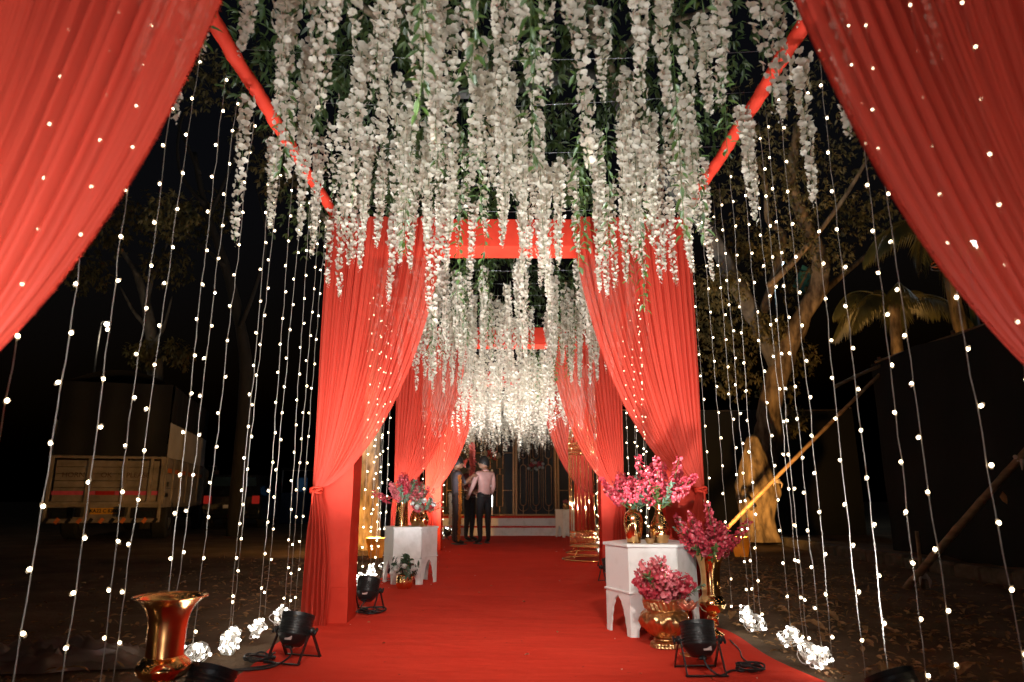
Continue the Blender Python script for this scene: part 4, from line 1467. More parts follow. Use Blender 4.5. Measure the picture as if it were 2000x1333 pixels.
# ------------------------------------------------------------------ people
def person(label, loc, rz, H, joints, clothes, hair_back=.0):
    """joints: {name: (x, y, z) in units of height, person facing +Y}; one skinned body mesh"""
    t = thing("person", label, "person", loc, rz)
    J = dict(
        pelvis=(0, 0, .53), waist=(0, .005, .60), chest=(0, .0, .72), neck=(0, -.005, .825), skull=(0, .012, .87),
        hip_r=(.055, 0, .50), knee_r=(.06, .012, .285), ank_r=(.062, -.005, .045), toe_r=(.068, .085, .018),
        hip_l=(-.055, 0, .50), knee_l=(-.06, .012, .285), ank_l=(-.062, -.005, .045), toe_l=(-.068, .085, .018),
        sh_r=(.108, -.005, .795), el_r=(.135, -.01, .635), wr_r=(.14, .04, .50), ha_r=(.14, .05, .45),
        sh_l=(-.108, -.005, .795), el_l=(-.135, -.01, .635), wr_l=(-.14, .04, .50), ha_l=(-.14, .05, .45))
    J.update(joints)
    rad = dict(pelvis=(.080, .062), waist=(.076, .056), chest=(.092, .066), neck=(.034, .034), skull=(.036, .036),
               hip=(.056, .058), knee=(.038, .040), ank=(.024, .026), toe=(.020, .016), sh=(.038, .038), el=(.027, .027), wr=(.017, .017), ha=(.016, .02))
    names = list(J)
    idx = {n: i for i, n in enumerate(names)}
    E = [("pelvis", "waist"), ("waist", "chest"), ("chest", "neck"), ("neck", "skull")]
    for s in "rl":
        E += [("pelvis", "hip_" + s), ("hip_" + s, "knee_" + s), ("knee_" + s, "ank_" + s), ("ank_" + s, "toe_" + s),
              ("chest", "sh_" + s), ("sh_" + s, "el_" + s), ("el_" + s, "wr_" + s), ("wr_" + s, "ha_" + s)]
    me = bpy.data.meshes.new("skeleton")
    me.from_pydata([Vector(J[n]) * H for n in names], [(idx[a], idx[b]) for a, b in E], [])
    o = bpy.data.objects.new("skeleton", me)
    COL.objects.link(o)
    sk = o.modifiers.new("skin", 'SKIN')
    for n in names:
        r = rad[n.split("_")[0]]
        sv = me.skin_vertices[0].data[idx[n]]
        sv.radius = (r[0] * H, r[1] * H)
        sv.use_root = (n == "pelvis")
    o.modifiers.new("sub", 'SUBSURF').levels = 3
    dg = bpy.context.evaluated_depsgraph_get()
    ev = o.evaluated_get(dg)
    m2 = ev.to_mesh()
    mb = MB()
    vs = [v.co.copy() for v in m2.vertices]
    segs = [(a, b, Vector(J[a]) * H, Vector(J[b]) * H) for a, b in E]
    mats = [clothes['shirt'], clothes['trouser'], M['skin'], M['shoe']]
    sleeve = clothes.get('sleeve', .5)
    for p in m2.polygons:
        c = p.center
        best, bd, bt = None, 9, 0
        for a, b, A, B in segs:
            d = B - A
            k = max(0, min(1, (c - A).dot(d) / d.length_squared))
            dist = (A + d * k - c).length
            if dist < bd: best, bd, bt = (a, b), dist, k
        a, b = best
        if b == "skull" or (a == "chest" and b == "neck" and bt > .82): k = 2
        elif a.startswith("ank"): k = 3
        elif a.startswith("wr"): k = 2
        elif a.startswith("el"): k = 2 if sleeve < 1 and bt > sleeve else 0
        elif a.startswith("hip") or a.startswith("knee") or (a == "pelvis" and b.startswith("hip")): k = 1
        elif a == "pelvis" and bt < .25: k = 1
        else: k = 0
        mb.add([vs[i] for i in p.vertices], [tuple(range(len(p.vertices)))], k)
    ev.to_mesh_clear()
    bpy.data.objects.remove(o)
    # face: skull, nose, chin, ears, eyes; head turned by 'head' yaw
    hy = clothes.get('head', 0)
    hm = Matrix.Translation(Vector(J['skull']) * H + Vector((0, .008 * H, .045 * H))) @ Matrix.Rotation(hy, 4, 'Z')
    hr = .062 * H
    mb.ball((0, 0, 0), hr, 10, 2, (.80, .95, 1.18), M=hm)
    mb.ball((0, .45 * hr, -.62 * hr), hr * .55, 7, 2, (.85, .85, .8), M=hm)
    mb.ball((0, 1.0 * hr, -.12 * hr), hr * .16, 5, 2, (.8, 1.1, 1.5), M=hm)
    for s in (-1, 1):
        mb.ball((s * .80 * hr, -.05 * hr, -.12 * hr), hr * .2, 5, 2, (.45, .8, 1.3), M=hm)
        mb.ball((s * .34 * hr, .86 * hr, .06 * hr), hr * .11, 5, 4, (1.2, .6, .8), M=hm)
    mb.ball((0, .93 * hr, -.52 * hr), hr * .16, 5, 5, (1.5, .5, .45), M=hm)
    # hands with five fingers
    for s in "rl":
        w, h = Vector(J["wr_" + s]) * H, Vector(J["ha_" + s]) * H
        d = (h - w).normalized()
        sgn = 1 if s == "r" else -1
        side = Vector((0, 1, 0)) - d * d.y
        side = side.normalized() if side.length > .1 else Vector((0, 0, 1))
        nrm = d.cross(side) * -sgn
        base = h + d * .004 * H
        for k in range(4):
            q = base + side * (k - 1.5) * .010 * H
            L = (.040, .046, .043, .034)[3 - k] * H
            mb.tube([q - d * .01 * H, q + d * L * .5 - nrm * .004 * H, q + d * L * .85 - nrm * .016 * H], [.0062 * H, .0055 * H, .0045 * H], 6, 2)
        q = h - d * .018 * H + side * .016 * H
        mb.tube([q, q + (d * .6 + side * .8).normalized() * .022 * H, q + (d * .9 + side * .45).normalized() * .038 * H], [.0075 * H, .0065 * H, .005 * H], 6, 2)
    body = MB(); body.v, body.f, body.m = mb.v, mb.f, mb.m
    body.build("body", mats + [M['ink'], pmat("lips", (.25, .09, .07))], t)
    hb = MB()
    vs, fs = [], []
    rr = random.Random(int(H * 1000))
    n, m = 20, 9
    for j in range(m + 1):
        for i in range(n):
            q = 2 * pi * i / n
            front = .5 + .5 * sin(q)
            low = .62 - .52 * front - (.10 if abs(cos(q)) > .8 else 0)
            e = pi / 2 - (pi / 2 + low) * j / m
            k = 1.12 + .05 * mnoise.noise(Vector((cos(q) * 3, sin(q) * 3, j * .7)))
            vs.append((.80 * hr * k * cos(e) * cos(q), .95 * hr * k * cos(e) * sin(q) - .05 * hr, 1.18 * hr * k * sin(e)))
    for j in range(m):
        for i in range(n):
            i2 = (i + 1) % n
            fs.append((j * n + i, (j + 1) * n + i, (j + 1) * n + i2, j * n + i2))
    hb.add(vs, fs, 0, hm)
    hb.build("hair", M['hair'], t)
    sol = MB()
    for s in "rl":
        a, b = Vector(J["ank_" + s]) * H, Vector(J["toe_" + s]) * H
        d = Vector((b.x - a.x, b.y - a.y, 0)).normalized()
        pts = []
        w = Vector((-d.y, d.x, 0))
        for k in range(14):
            q = 2 * pi * k / 14
            pts.append(Vector((a.x, a.y, 0)) + d * ((b - a).length * .5 +   .074 * H * cos(q)) + w * .022 * H * sin(q))
        vs = [Vector((p.x, p.y, .0)) for p in pts] + [Vector((p.x, p.y, .012 * H)) for p in pts]
        sol.add(vs, [tuple(range(13, -1, -1)), tuple(range(14, 28))] + [(k, (k + 1) % 14, 14 + (k + 1) % 14, 14 + k) for k in range(14)])
    sol.build("shoe_sole", M['sole'], t, smooth=False)
    # belt and collar
    MB().tube([(.083 * H * cos(q), .064 * H * sin(q), .535 * H + .004 * sin(q)) for q in [2 * pi * k / 20 for k in range(20)]], .010 * H, 5, closed=True).build("belt", M['shoe'], t)
    MB().tube([(.040 * H * cos(q), .040 * H * sin(q) - .006 * H, .815 * H - .012 * H * sin(q)) for q in [2 * pi * k / 16 for k in range(16)]], .010 * H, 5, closed=True).build("collar", clothes['shirt'], t)
    return t

person("man in a pink shirt and black trousers seen from behind, head turned left", (-.50, 14.4, .010), radians(38), 1.77,
       dict(hip_r=(.055, .01, .50), ank_r=(.075, .02, .045), toe_r=(.10, .10, .018), ank_l=(-.075, -.03, .045), toe_l=(-.085, .055, .018),
            el_l=(-.150, .03, .64), wr_l=(-.135, .12, .55), ha_l=(-.12, .16, .525), el_r=(.122, -.01, .64), wr_r=(.118, .05, .52), ha_r=(.115, .07, .475)),
       dict(shirt=M['shirt'], trouser=M['trouser'], sleeve=1.0, head=radians(48)))
person("man in a maroon shirt facing the man in pink by the orange drape", (-.86, 15.25, .010), radians(-120), 1.74,
       dict(el_r=(.14, .03, .64), wr_r=(.11, .14, .58), ha_r=(.09, .18, .565), el_l=(-.14, .0, .635), wr_l=(-.13, .06, .50)),
       dict(shirt=M['maroon'], trouser=M['trouser'], sleeve=.15, head=radians(15)))
person("man in a grey shirt and brown trousers half hidden by the left drape, arm raised", (-1.07, 14.2, .010), radians(-70), 1.76,
       dict(el_r=(.15, .06, .68), wr_r=(.10, .15, .75), ha_r=(.08, .19, .775), el_l=(-.14, .03, .65), wr_l=(-.10, .14, .68), ha_l=(-.08, .18, .70)),
       dict(shirt=M['greyshirt'], trouser=M['trouser2'], sleeve=-.1))

# ------------------------------------------------------------------ truck
def text_on(s, size, mat, parent, loc, rot, name="lettering", ext=.002, spacing=1.0, bold=0.0):
    cu = bpy.data.curves.new(name, 'FONT')
    cu.body = s; cu.size = size; cu.extrude = ext; cu.align_x = 'CENTER'; cu.align_y = 'CENTER'; cu.space_character = spacing; cu.offset = bold
    o = bpy.data.objects.new(name, cu)
    COL.objects.link(o)
    dg = bpy.context.evaluated_depsgraph_get()
    me = bpy.data.meshes.new_from_object(o.evaluated_get(dg))
    bpy.data.objects.remove(o)
    me.materials.clear(); me.materials.append(mat)
    return link(name, me, parent, loc, rot)

TL = Vector((-8.75, 15.2, 0))
t = thing("cargo_truck", "cream goods truck with black covered bed parked at the left, rear facing", "truck", TL, radians(15))
W2, BL = 1.13, 5.2      # half width, bed length (local +Y is forward)
Z0, Z1 = .80, 1.80
MB().bbox((0, BL / 2, Z0 - .04), (2 * W2, BL, .10), .01).build("bed_floor", M['cream'], t, smooth=False)
MB().bbox((-.42, BL / 2 + .6, .62), (.12, BL + 1.6, .2), .01).build("chassis_rail", M['black'], t, smooth=False)
MB().bbox((.42, BL / 2 + .6, .62), (.12, BL + 1.6, .2), .01).build("chassis_rail", M['black'], t, smooth=False)
# tailgate of planks
nP = 6
for k in range(nP):
    h = (Z1 - Z0 - .12) / nP
    MB().bbox((0, .02, Z0 + .04 + h * (k + .5)), (2 * W2 - .24, .03, h - .008), .004).build("tailgate_plank", M['cream'], t, smooth=False)
for x in (-1.085, -.36, .33, .86, 1.085):
    MB().bbox((x, -.012, (Z0 + Z1) / 2 + .02), (.07, .05, Z1 - Z0 - .02), .006).build("tailgate_post", M['cream'], t, smooth=False)
MB().bbox((0, -.005, Z1 - .015), (2 * W2 - .02, .06, .06), .008).build("top_rail", M['cream'], t, smooth=False)
MB().bbox((0, -.005, Z0 + .01), (2 * W2 - .02, .06, .06), .008).build("bottom_rail", M['cream'], t, smooth=False)
for x0, x1, mt in ((-1.03, -.42, 'pinkband'), (-.30, -.20, 'pinkband'), (-.19, .18, 'redband'), (.19, .28, 'pinkband'), (.38, .81, 'pinkband'), (.91, 1.04, 'pinkband')):
    MB().box(((x0 + x1) / 2, -.002, Z0 + .22), (x1 - x0, .012, .085)).build("reflector_band", M[mt], t, smooth=False)
for s, x in (("HORN", -.66), ("OK", -.02), ("PLEASE", .60)):
    text_on(s, .15, M['paint_brown'], t, (x, .0022, Z0 + .60), (pi / 2, 0, 0))
MB().bbox((0, .06, .60), (2 * W2 - .1, .05, .26), .01).build("bumper_panel", M['black'], t, smooth=False)
MB().bbox((-.02, .02, .60), (1.10, .03, .27), .006).build("plate_board", M['cream'], t, smooth=False)
pl = MB().bbox((.02, -.004, .64), (.54, .012, .13), .004).build("number_plate", M['plate'], t, smooth=False)
text_on("KA22 C 8300", .098, M['ink'], pl, (.02, -.0125, .64), (pi / 2, 0, 0), "plate_number", bold=.003)
MB().bbox((0, .0, .44), (2 * W2, .06, .09), .01).build("under_bar", M['cream'], t, smooth=False)
for k in range(11):
    MB().box((-1.05 + .21 * k, -.036, .44), (.07, .006, .115), 0, (0, .6, 0)).build("hazard_stripe", M['orange'] if k % 2 else M['black'], t, smooth=False)
for sx in (-1, 1):
    MB().bbox((sx * (W2 - .03), .01, 1.12), (.06, .07, 1.36), .008).build("corner_post", M['cream'], t, smooth=False)
    MB().bbox((sx * .82, .02, .57), (.30, .05, .12), .01).build("tail_lamp", M['glass_dark'], t, smooth=False)
    # side boards: three planks and posts
    for k in range(3):
        h = (Z1 - Z0) / 3
        MB().bbox((sx * (W2 - .012), BL / 2 + .02, Z0 + h * (k + .5)), (.03, BL - .1, h - .008), .004).build("side_plank", M['cream'], t, smooth=False)
    for k in range(7):
        MB().bbox((sx * (W2 + .012), .08 + (BL - .14) * k / 6, (Z0 + Z1) / 2), (.04, .06, Z1 - Z0 + .02), .006).build("side_post", M['cream'], t, smooth=False)
        if k < 6:
            MB().box((sx * (W2 + .006), .08 + (BL - .14) * (k + .5) / 6, Z1 - .28), (.008, .42, .10)).build("side_reflector", M['orange'], t, smooth=False)
    MB().box((sx * (W2 + .006), .42, Z0 + .42), (.010, .22, .10)).build("vent", M['black'], t, smooth=False)
    MB().box((sx * (W2 + .006), .42, Z0 + .18), (.010, .30, .09)).build("vent", M['black'], t, smooth=False)
    # upper white sheet and black cover on the sides
    for z0, z1, mt, nm in ((Z1 + .01, 2.58, 'white_panel', "white_side_sheet"), (2.58, 3.42, 'truck_tarp', "side_cover")):
        vs, fs = [], []
        for i in range(41):
            for j in range(7):
                y = .04 + (BL - .06) * i / 40; z = z0 + (z1 - z0) * j / 6
                vs.append((sx * (W2 + .004 + (.018 if mt == 'truck_tarp' else .006) * sin(y * 14) * 1 + .02 * mnoise.noise(Vector((y, z * 2, sx)))), y, z))
        for i in range(40):
            for j in range(6):
                a = i * 7 + j
                fs.append((a, a + 7, a + 8, a + 1))
        MB().add(vs, fs).build(nm, M[mt], t)
# rear curtain and roof of the cover
vs, fs = [], []
for i in range(31):
    for j in range(13):
        x = -W2 + .02 + (2 * W2 - .04) * i / 30; z = Z1 + .02 + (3.42 - Z1) * j / 12
        vs.append((x, .03 + .05 * mnoise.noise(Vector((x * 1.6, z * 1.2, 3))) + .02 * sin(x * 9), z))
for i in range(30):
    for j in range(12):
        a = i * 13 + j
        fs.append((a, a + 13, a + 14, a + 1))
MB().add(vs, fs).build("rear_cover", M['truck_tarp'], t)
vs, fs = [], []
for i in range(31):
    for j in range(13):
        x = -W2 + 2 * W2 * i / 30; y = .02 + (BL - .02) * j / 12
        vs.append((x, y, 3.42 + .32 * cos(x / W2 * pi / 2) - .05 * abs(sin(y / BL * 4 * pi))))
for i in range(30):
    for j in range(12):
        a = i * 13 + j
        fs.append((a, a + 13, a + 14, a + 1))
MB().add(vs, fs).build("cover_roof", M['truck_tarp'], t)
cab = MB()
cab.bbox((0, BL + 1.0, 1.25), (2.05, 1.7, 1.2), .12)
cab.bbox((0, BL + .8, 2.1), (1.9, 1.2, .75), .15)
cab.bbox((0, BL + 1.95, .98), (1.9, .4, .62), .1)
cb = cab.build("cab", M['cream'], t, sharp=40)
for sx in (-1, 1):
    MB().bbox((sx * .955, BL + .85, 2.08), (.03, .8, .5), .01).build("cab_window", M['glass_dark'], cb, smooth=False)
    MB().bbox((sx * 1.03, BL + 1.0, 1.25), (.02, .95, 1.05), .006).build("door", M['cream'], cb, smooth=False)
    MB().tube([(sx * 1.0, BL + 1.6, 1.9), (sx * 1.25, BL + 1.7, 1.9), (sx * 1.25, BL + 1.7, 1.75)], .015, 6).build("mirror_arm", M['black'], cb)
    MB().bbox((sx * 1.26, BL + 1.69, 1.62), (.16, .04, .3), .02).build("mirror", M['black'], cb, smooth=False)
    MB().bbox((sx * (W2 - .12), BL * .22 + .0, .64), (.28, .04, .34), .01).build("mud_flap", M['black'], t, smooth=False)
def wheel(parent, x, y, r, w):
    tt = MB().lathe([(r * .55, -w / 2), (r * .9, -w / 2), (r, -w * .36), (r, w * .36), (r * .9, w / 2), (r * .55, w / 2)], 28, close=False, M=Matrix.Translation((x, y, r)) @ Matrix.Rotation(pi / 2, 4, 'Y')).build("wheel", M['tyre'], parent, sharp=40)
    MB().lathe([(.02, -w * .3), (r * .3, -w * .3), (r * .5, -w * .38), (r * .56, -w * .42), (r * .56, w * .42), (r * .5, w * .38), (r * .3, w * .3), (.02, w * .3)], 24, M=Matrix.Translation((x, y, r)) @ Matrix.Rotation(pi / 2, 4, 'Y')).build("rim", M['steel'], tt, sharp=40)
for sx in (-1, 1):
    wheel(t, sx * .92, 1.35, .42, .34)
    wheel(t, sx * .92, BL + 1.1, .42, .24)
MB().tube([(-.95, 1.35, .42), (.95, 1.35, .42)], .07, 10).build("axle", M['black'], t)
MB().tube([(-.95, BL + 1.1, .42), (.95, BL + 1.1, .42)], .06, 10).build("axle", M['black'], t)

# dark car beyond the truck
c0 = at(452, 985, 21.5)
t = thing("parked_car", "dark parked car with red tail lights beyond the truck", "car", (c0.x, 21.5, 0), radians(10))
body = MB()
vs, fs = [], []
secs = [(-.0, .32, .95, .80, .84), (.06, .28, 1.02, .86, .90), (.9, .26, 1.04, .88, .92), (3.1, .26, 1.02, .88, .92), (3.9, .28, .92, .86, .88), (4.2, .34, .80, .76, .8)]
for y, z0, z1, wb, wt in secs:
    vs += [(-wb, y, z0), (-wt, y, (z0 + z1) / 2), (-wt * .95, y, z1), (wt * .95, y, z1), (wt, y, (z0 + z1) / 2), (wb, y, z0)]
for i in range(len(secs) - 1):
    for k in range(6):
        k2 = (k + 1) % 6
        fs.append((i * 6 + k, i * 6 + k2, i * 6 + 6 + k2, i * 6 + 6 + k))
fs += [tuple(range(5, -1, -1)), tuple(range(30, 36))]
body.add(vs, fs)
b = body.build("body", M['car'], t, sharp=35)
rf = MB()
vs = [(-.84, .05, 1.0), (.84, .05, 1.0), (.84, 3.0, 1.0), (-.84, 3.0, 1.0), (-.68, .35, 1.62), (.68, .35, 1.62), (.68, 2.2, 1.64), (-.68, 2.2, 1.64)]
rf.add(vs, [(0, 1, 5, 4), (1, 2, 6, 5), (2, 3, 7, 6), (3, 0, 4, 7), (4, 5, 6, 7)])
rf.build("roof", M['car'], t, smooth=False)
def quad(name, ps, mat, parent):
    n = (Vector(ps[1]) - Vector(ps[0])).cross(Vector(ps[3]) - Vector(ps[0])).normalized() * .006
    vs = [Vector(p) + n for p in ps] + [Vector(p) - n for p in ps]
    return MB().add(vs, [(0, 1, 2, 3), (7, 6, 5, 4)] + [(k, k + 4, (k + 1) % 4 + 4, (k + 1) % 4) for k in range(4)]).build(name, mat, parent, smooth=False)
quad("rear_window", [(-.70, .10, 1.07), (.70, .10, 1.07), (.60, .31, 1.55), (-.60, .31, 1.55)], pmat("blue lit glass", (.03, .06, .09), rough=.1), t)
quad("side_window", [(.825, .45, 1.06), (.825, 2.6, 1.06), (.70, 2.1, 1.56), (.70, .55, 1.56)], M['glass_dark'], t)
quad("side_window", [(-.825, .45, 1.06), (-.825, 2.6, 1.06), (-.70, 2.1, 1.56), (-.70, .55, 1.56)], M['glass_dark'], t)
lit_tail = emit("glowing red tail lamp", (1.0, .05, .03), .12)
for sx in (-1, 1):
    MB().bbox((sx * .70, -.01, .86), (.22, .05, .24), .02).build("tail_light", lit_tail, t, smooth=False)
    MB().bbox((sx * .68, .0, .48), (.18, .04, .07), .01).build("reflector", lit_tail, t, smooth=False)
    for y in (.8, 3.3): wheel(t, sx * .78, y, .32, .2)
MB().bbox((0, -.03, .5), (1.6, .1, .2), .03).build("bumper", M['car'], t, smooth=False)
MB().bbox((0, -.085, .66), (.44, .012, .1), .003).build("number_plate", M['white'], t, smooth=False)

# far parked things: a blue lit booth and a brown kiosk
c0 = at(577, 985, 26)
t = thing("blue_booth", "small blue lit booth far off left of the first left drape", "booth", (c0.x, 26, 0))
MB().bbox((0, 0, .55), (.9, .8, 1.1), .03).build("counter", pmat("blue board", (.012, .035, .09), rough=.5), t, smooth=False)
MB().bbox((0, 0, 1.95), (1.0, .9, .08), .02).build("roof", M['car'], t, smooth=False)
for sx in (-1, 1): MB().tube([(sx * .42, -.38, 1.1), (sx * .42, -.38, 1.91)], .03, 6).build("post", M['steel'], t)
MB().box((.1, .3, 1.4), (.4, .02, .5)).build("lit_panel", emit("blue lit panel", (.12, .35, .7), .03), t, smooth=False)

# ------------------------------------------------------------------ lamps in the distance
def lamp_post(label, base, H, head, col, power, arm=.5, rz=0):
    t = thing("street_lamp", label, "street lamp", base, rz)
    MB().tube([(0, 0, -.1), (0, 0, H * .5), (0, 0, H)], [.045, .035, .028], 10).build("pole", M['black'], t)
    MB().tube([(0, 0, H - .02), (arm * .5, 0, H + .10), (arm, 0, H + .1)], .016, 8).build("arm", M['black'], t)
    MB().bbox((arm + .1, 0, H + .12), (.22, .12, .07), .02).build("lamp_head", M['black'], t, smooth=False)
    MB().ball((arm + .1, 0, H + .04), head, 8).build("bulb", emit("street bulb", col, 14), t)
    ld = bpy.data.lights.new("street_light", 'POINT'); ld.energy = power; ld.color = col; ld.shadow_soft_size = .1
    lo = bpy.data.objects.new("street_light", ld); COL.objects.link(lo); lo.parent = t; lo.location = (arm + .1, -.05, H - .08 - head)
    return t
p = at(197, 632, 19)
lamp_post("leaning street lamp with a small lit bulb above the truck", (p.x, 19, 0), p.z - .05, .065, (1, .82, .6), 14, .05, radians(20))
p = at(1519, 516, 24)
lamp_post("street lamp with a pale blue bulb behind the right tree", (p.x - .2, 24, 0), p.z, .11, (.6, .85, 1.0), 120, .2)
p = at(1893, 480, 13)
t = thing("floodlight_mast", "bright cool floodlight shining through the near right drape", "floodlight", (p.x, 13, 0))
MB().tube([(0, .12, -.1), (0, .12, p.z + .2)], [.06, .045], 10).build("mast", M['steel'], t)
MB().bbox((0, 0, p.z), (.30, .12, .22), .02).build("housing", M['black'], t, smooth=False)
MB().box((0, -.065, p.z), (.24, .008, .16)).build("lens", emit("cool floodlight", (.75, .9, 1), 90), t, smooth=False)

# amber floods on the ground
def amber(label, base, aim, power, size=.2, spread=100):
    d = Vector(aim) - Vector(base)
    t = thing("ground_flood", label, "floodlight", base, math.atan2(-d.x, d.y), "amber ground floodlights")
    tb = MB()
    tb.lathe([(.10, .02), (.16, .30), (.166, .30), (.166, .315), (.15, .315), (.095, .04)], 24, close=False)
    tb.build("shell", thin_mat("amber plastic tub", (.85, .55, .06), (.75, .45, .04), .5, 0, 10, gloss=.08), t, sharp=40)
    MB().lathe([(.001, .02), (.10, .02)], 20, close=False).build("bottom", M['black'], t)
    MB().lathe([(.001, .16), (.07, .16), (.07, .19), (.001, .2)], 16, close=False).build("lens", M['lens_warm'], t)
    ld = bpy.data.lights.new("amber_light", 'SPOT'); ld.energy = power; ld.color = WARM; ld.shadow_soft_size = .06
    ld.spot_size = radians(spread); ld.spot_blend = .8
    lo = bpy.data.objects.new("amber_light", ld); COL.objects.link(lo)
    lo.location = Vector(base) + Vector((0, 0, .36))
    lo.rotation_euler = (Vector(aim) - lo.location).to_track_quat('-Z', 'Y').to_euler()
    return t
amber("amber glowing floodlight tub on the earth before the cut tree stump", (3.66, 11.2, .0), (5.0, 14.3, 2.4), 560)
amber("amber glowing floodlight tub behind the left hexagonal table", (-2.05, 11.0, .0), (-3.4, 13.4, 1.6), 420, .2, 145)

# ------------------------------------------------------------------ trees
def limb(mb, pts, r0, r1, seed, n=10, knob=.12):
    P = [Vector(p) for p in pts]
    P = [P[0]] + P + [P[-1]]
    out = []
    for i in range(1, len(P) - 2):
        for k in range(5):
            t = k / 5
            a, b, c, d = P[i - 1], P[i], P[i + 1], P[i + 2]
            out.append(.5 * ((2 * b) + (c - a) * t + (2 * a - 5 * b + 4 * c - d) * t * t + (3 * b - a - 3 * c + d) * t ** 3))
    out.append(P[-2])
    N = len(out)
    rad = [(r0 + (r1 - r0) * i / (N - 1)) * (1 + knob * mnoise.noise(Vector((i * .45, seed, 0)))) for i in range(N)]
    k0 = len(mb.v)
    mb.tube(out, rad, n)
    for i in range(N):
        for k in range(n):
            v = Vector(mb.v[k0 + i * n + k])
            o = v - out[i]
            q = v * (1.2 / max(.12, r0))
            f = 1 + .16 * mnoise.noise(Vector((q.x, q.y, q.z * .5))) + .10 * mnoise.noise(Vector((q.x * 3, q.y * 3, q.z * 1.2)))
            mb.v[k0 + i * n + k] = tuple(out[i] + o * f)
    return out

def leaf_cloud(mb, centres, count, seed, L=(.09, .17), W=.3, droop=.8):
    r = random.Random(seed)
    for k in range(count):
        c, rr = r.choice(centres)
        d = Vector((r.gauss(0, 1), r.gauss(0, 1), r.gauss(0, .8)))
        d = d.normalized() * rr * r.random() ** .45
        p = Vector(c) + d
        # a whorl of leaves at a twig end
        ax = (d + Vector((0, 0, -rr * droop * r.random()))).normalized()
        for j in range(r.randint(4, 7)):
            a = r.uniform(0, 6.28)
            e = ax.orthogonal().normalized(); f = ax.cross(e)
            dd = (ax * r.uniform(.1, .9) + e * cos(a) + f * sin(a) + Vector((0, 0, -.4 * droop)))
            l = r.uniform(*L)
            mb.leaf(p, dd, Vector((r.uniform(-.4, .4), r.uniform(-.4, .4), 1)), l, l * W, 0, .25)

# the big tree at right whose boughs reach over the walkway
t = thing("rain_tree", "big spreading tree at right with boughs reaching over the walkway", "tree", (0, 0, 0))
mb = MB()
trunk = [(5.35, 15.6, -.1)] + [tuple(at(px, py, Y)) for px, py, Y in ((1500, 860, 15.5), (1505, 790, 15.4), (1530, 700, 15.2), (1562, 630, 15), (1598, 560, 14.8), (1600, 500, 14.6), (1570, 430, 14.4), (1545, 350, 14), (1560, 240, 13.5))]
limb(mb, trunk, .31, .10, 1, 26, .35)
mb.build("trunk", M['bark'], t)
limbs = [([tuple(at(px, py, Y)) for px, py, Y in ((1520, 720, 15.3), (1490, 650, 15.1), (1440, 560, 14.6), (1385, 455, 13.8), (1315, 370, 12.5), (1240, 250, 10.6), (1160, 150, 9.2), (1000, 172, 8.6), (850, 180, 8.4), (700, 120, 8.2))], .22, .05, 'bark_grey'),
         ([tuple(at(px, py, Y)) for px, py, Y in ((1240, 250, 10.6), (1170, 90, 8.6), (1160, 20, 7.6), (1100, -120, 6.2))], .13, .06, 'bark'),
         ([tuple(at(px, py, Y)) for px, py, Y in ((1562, 630, 15), (1620, 560, 15.6), (1690, 500, 16), (1760, 430, 16.5))], .10, .03, 'bark'),
         ([tuple(at(px, py, Y)) for px, py, Y in ((1490, 610, 14.9), (1530, 470, 14.6), (1500, 430, 14.4), (1490, 340, 14.0), (1420, 240, 13))], .10, .03, 'bark'),
         ([tuple(at(px, py, Y)) for px, py, Y in ((1500, 560, 14.8), (1560, 500, 14.2), (1640, 400, 13.8), (1700, 300, 13.2))], .08, .03, 'bark'),
         ([tuple(at(px, py, Y)) for px, py, Y in ((1000, 172, 8.6), (900, 90, 7.4), (780, 60, 6.6), (640, -40, 5.8))], .06, .03, 'bark'),
         ([tuple(at(px, py, Y)) for px, py, Y in ((900, 176, 8.4), (880, 240, 8.6), (870, 300, 8.8))], .035, .012, 'bark'),
         ([tuple(at(px, py, Y)) for px, py, Y in ((1160, 150, 9.2), (1260, 60, 8.4), (1380, 20, 7.4), (1480, -60, 6.5))], .06, .025, 'bark')]
for pts, r0, r1, mt in limbs:
    mb = MB(); limb(mb, pts, r0, r1, r0 * 99, 10); mb.build("limb", M[mt], t)
mb = MB()
cen = []
for px, py, Y, rr in ((880, 60, 7.2, 1.1), (760, 110, 7.4, 1.0), (1000, 90, 7.6, 1.1), (1120, 130, 8.2, 1.1), (700, 200, 8.4, .9), (880, 260, 8.8, .9), (1040, 260, 9.2, .9), (1180, 280, 9.6, 1.0), (1300, 140, 8.6, 1.2), (640, 40, 6.4, 1.0), (560, 150, 7.4, .8), (1400, 60, 7.6, 1.1), (960, -60, 6.2, 1.0), (1200, -40, 6.4, 1.1), (780, -60, 5.8, 1.0), (1340, 260, 11, 1.0), (800, 330, 9.6, .7), (1100, 350, 10, .7), (940, 380, 10.4, .7), (950, 520, 13, .9), (870, 560, 14, .8), (1080, 560, 14, .8)):
    cen.append((at(px, py, Y), rr))
leaf_cloud(mb, cen, 3000, 11)
cr = mb.build("crown", M['tree_leaf'], t); cr['kind'] = 'stuff'
mb = MB()
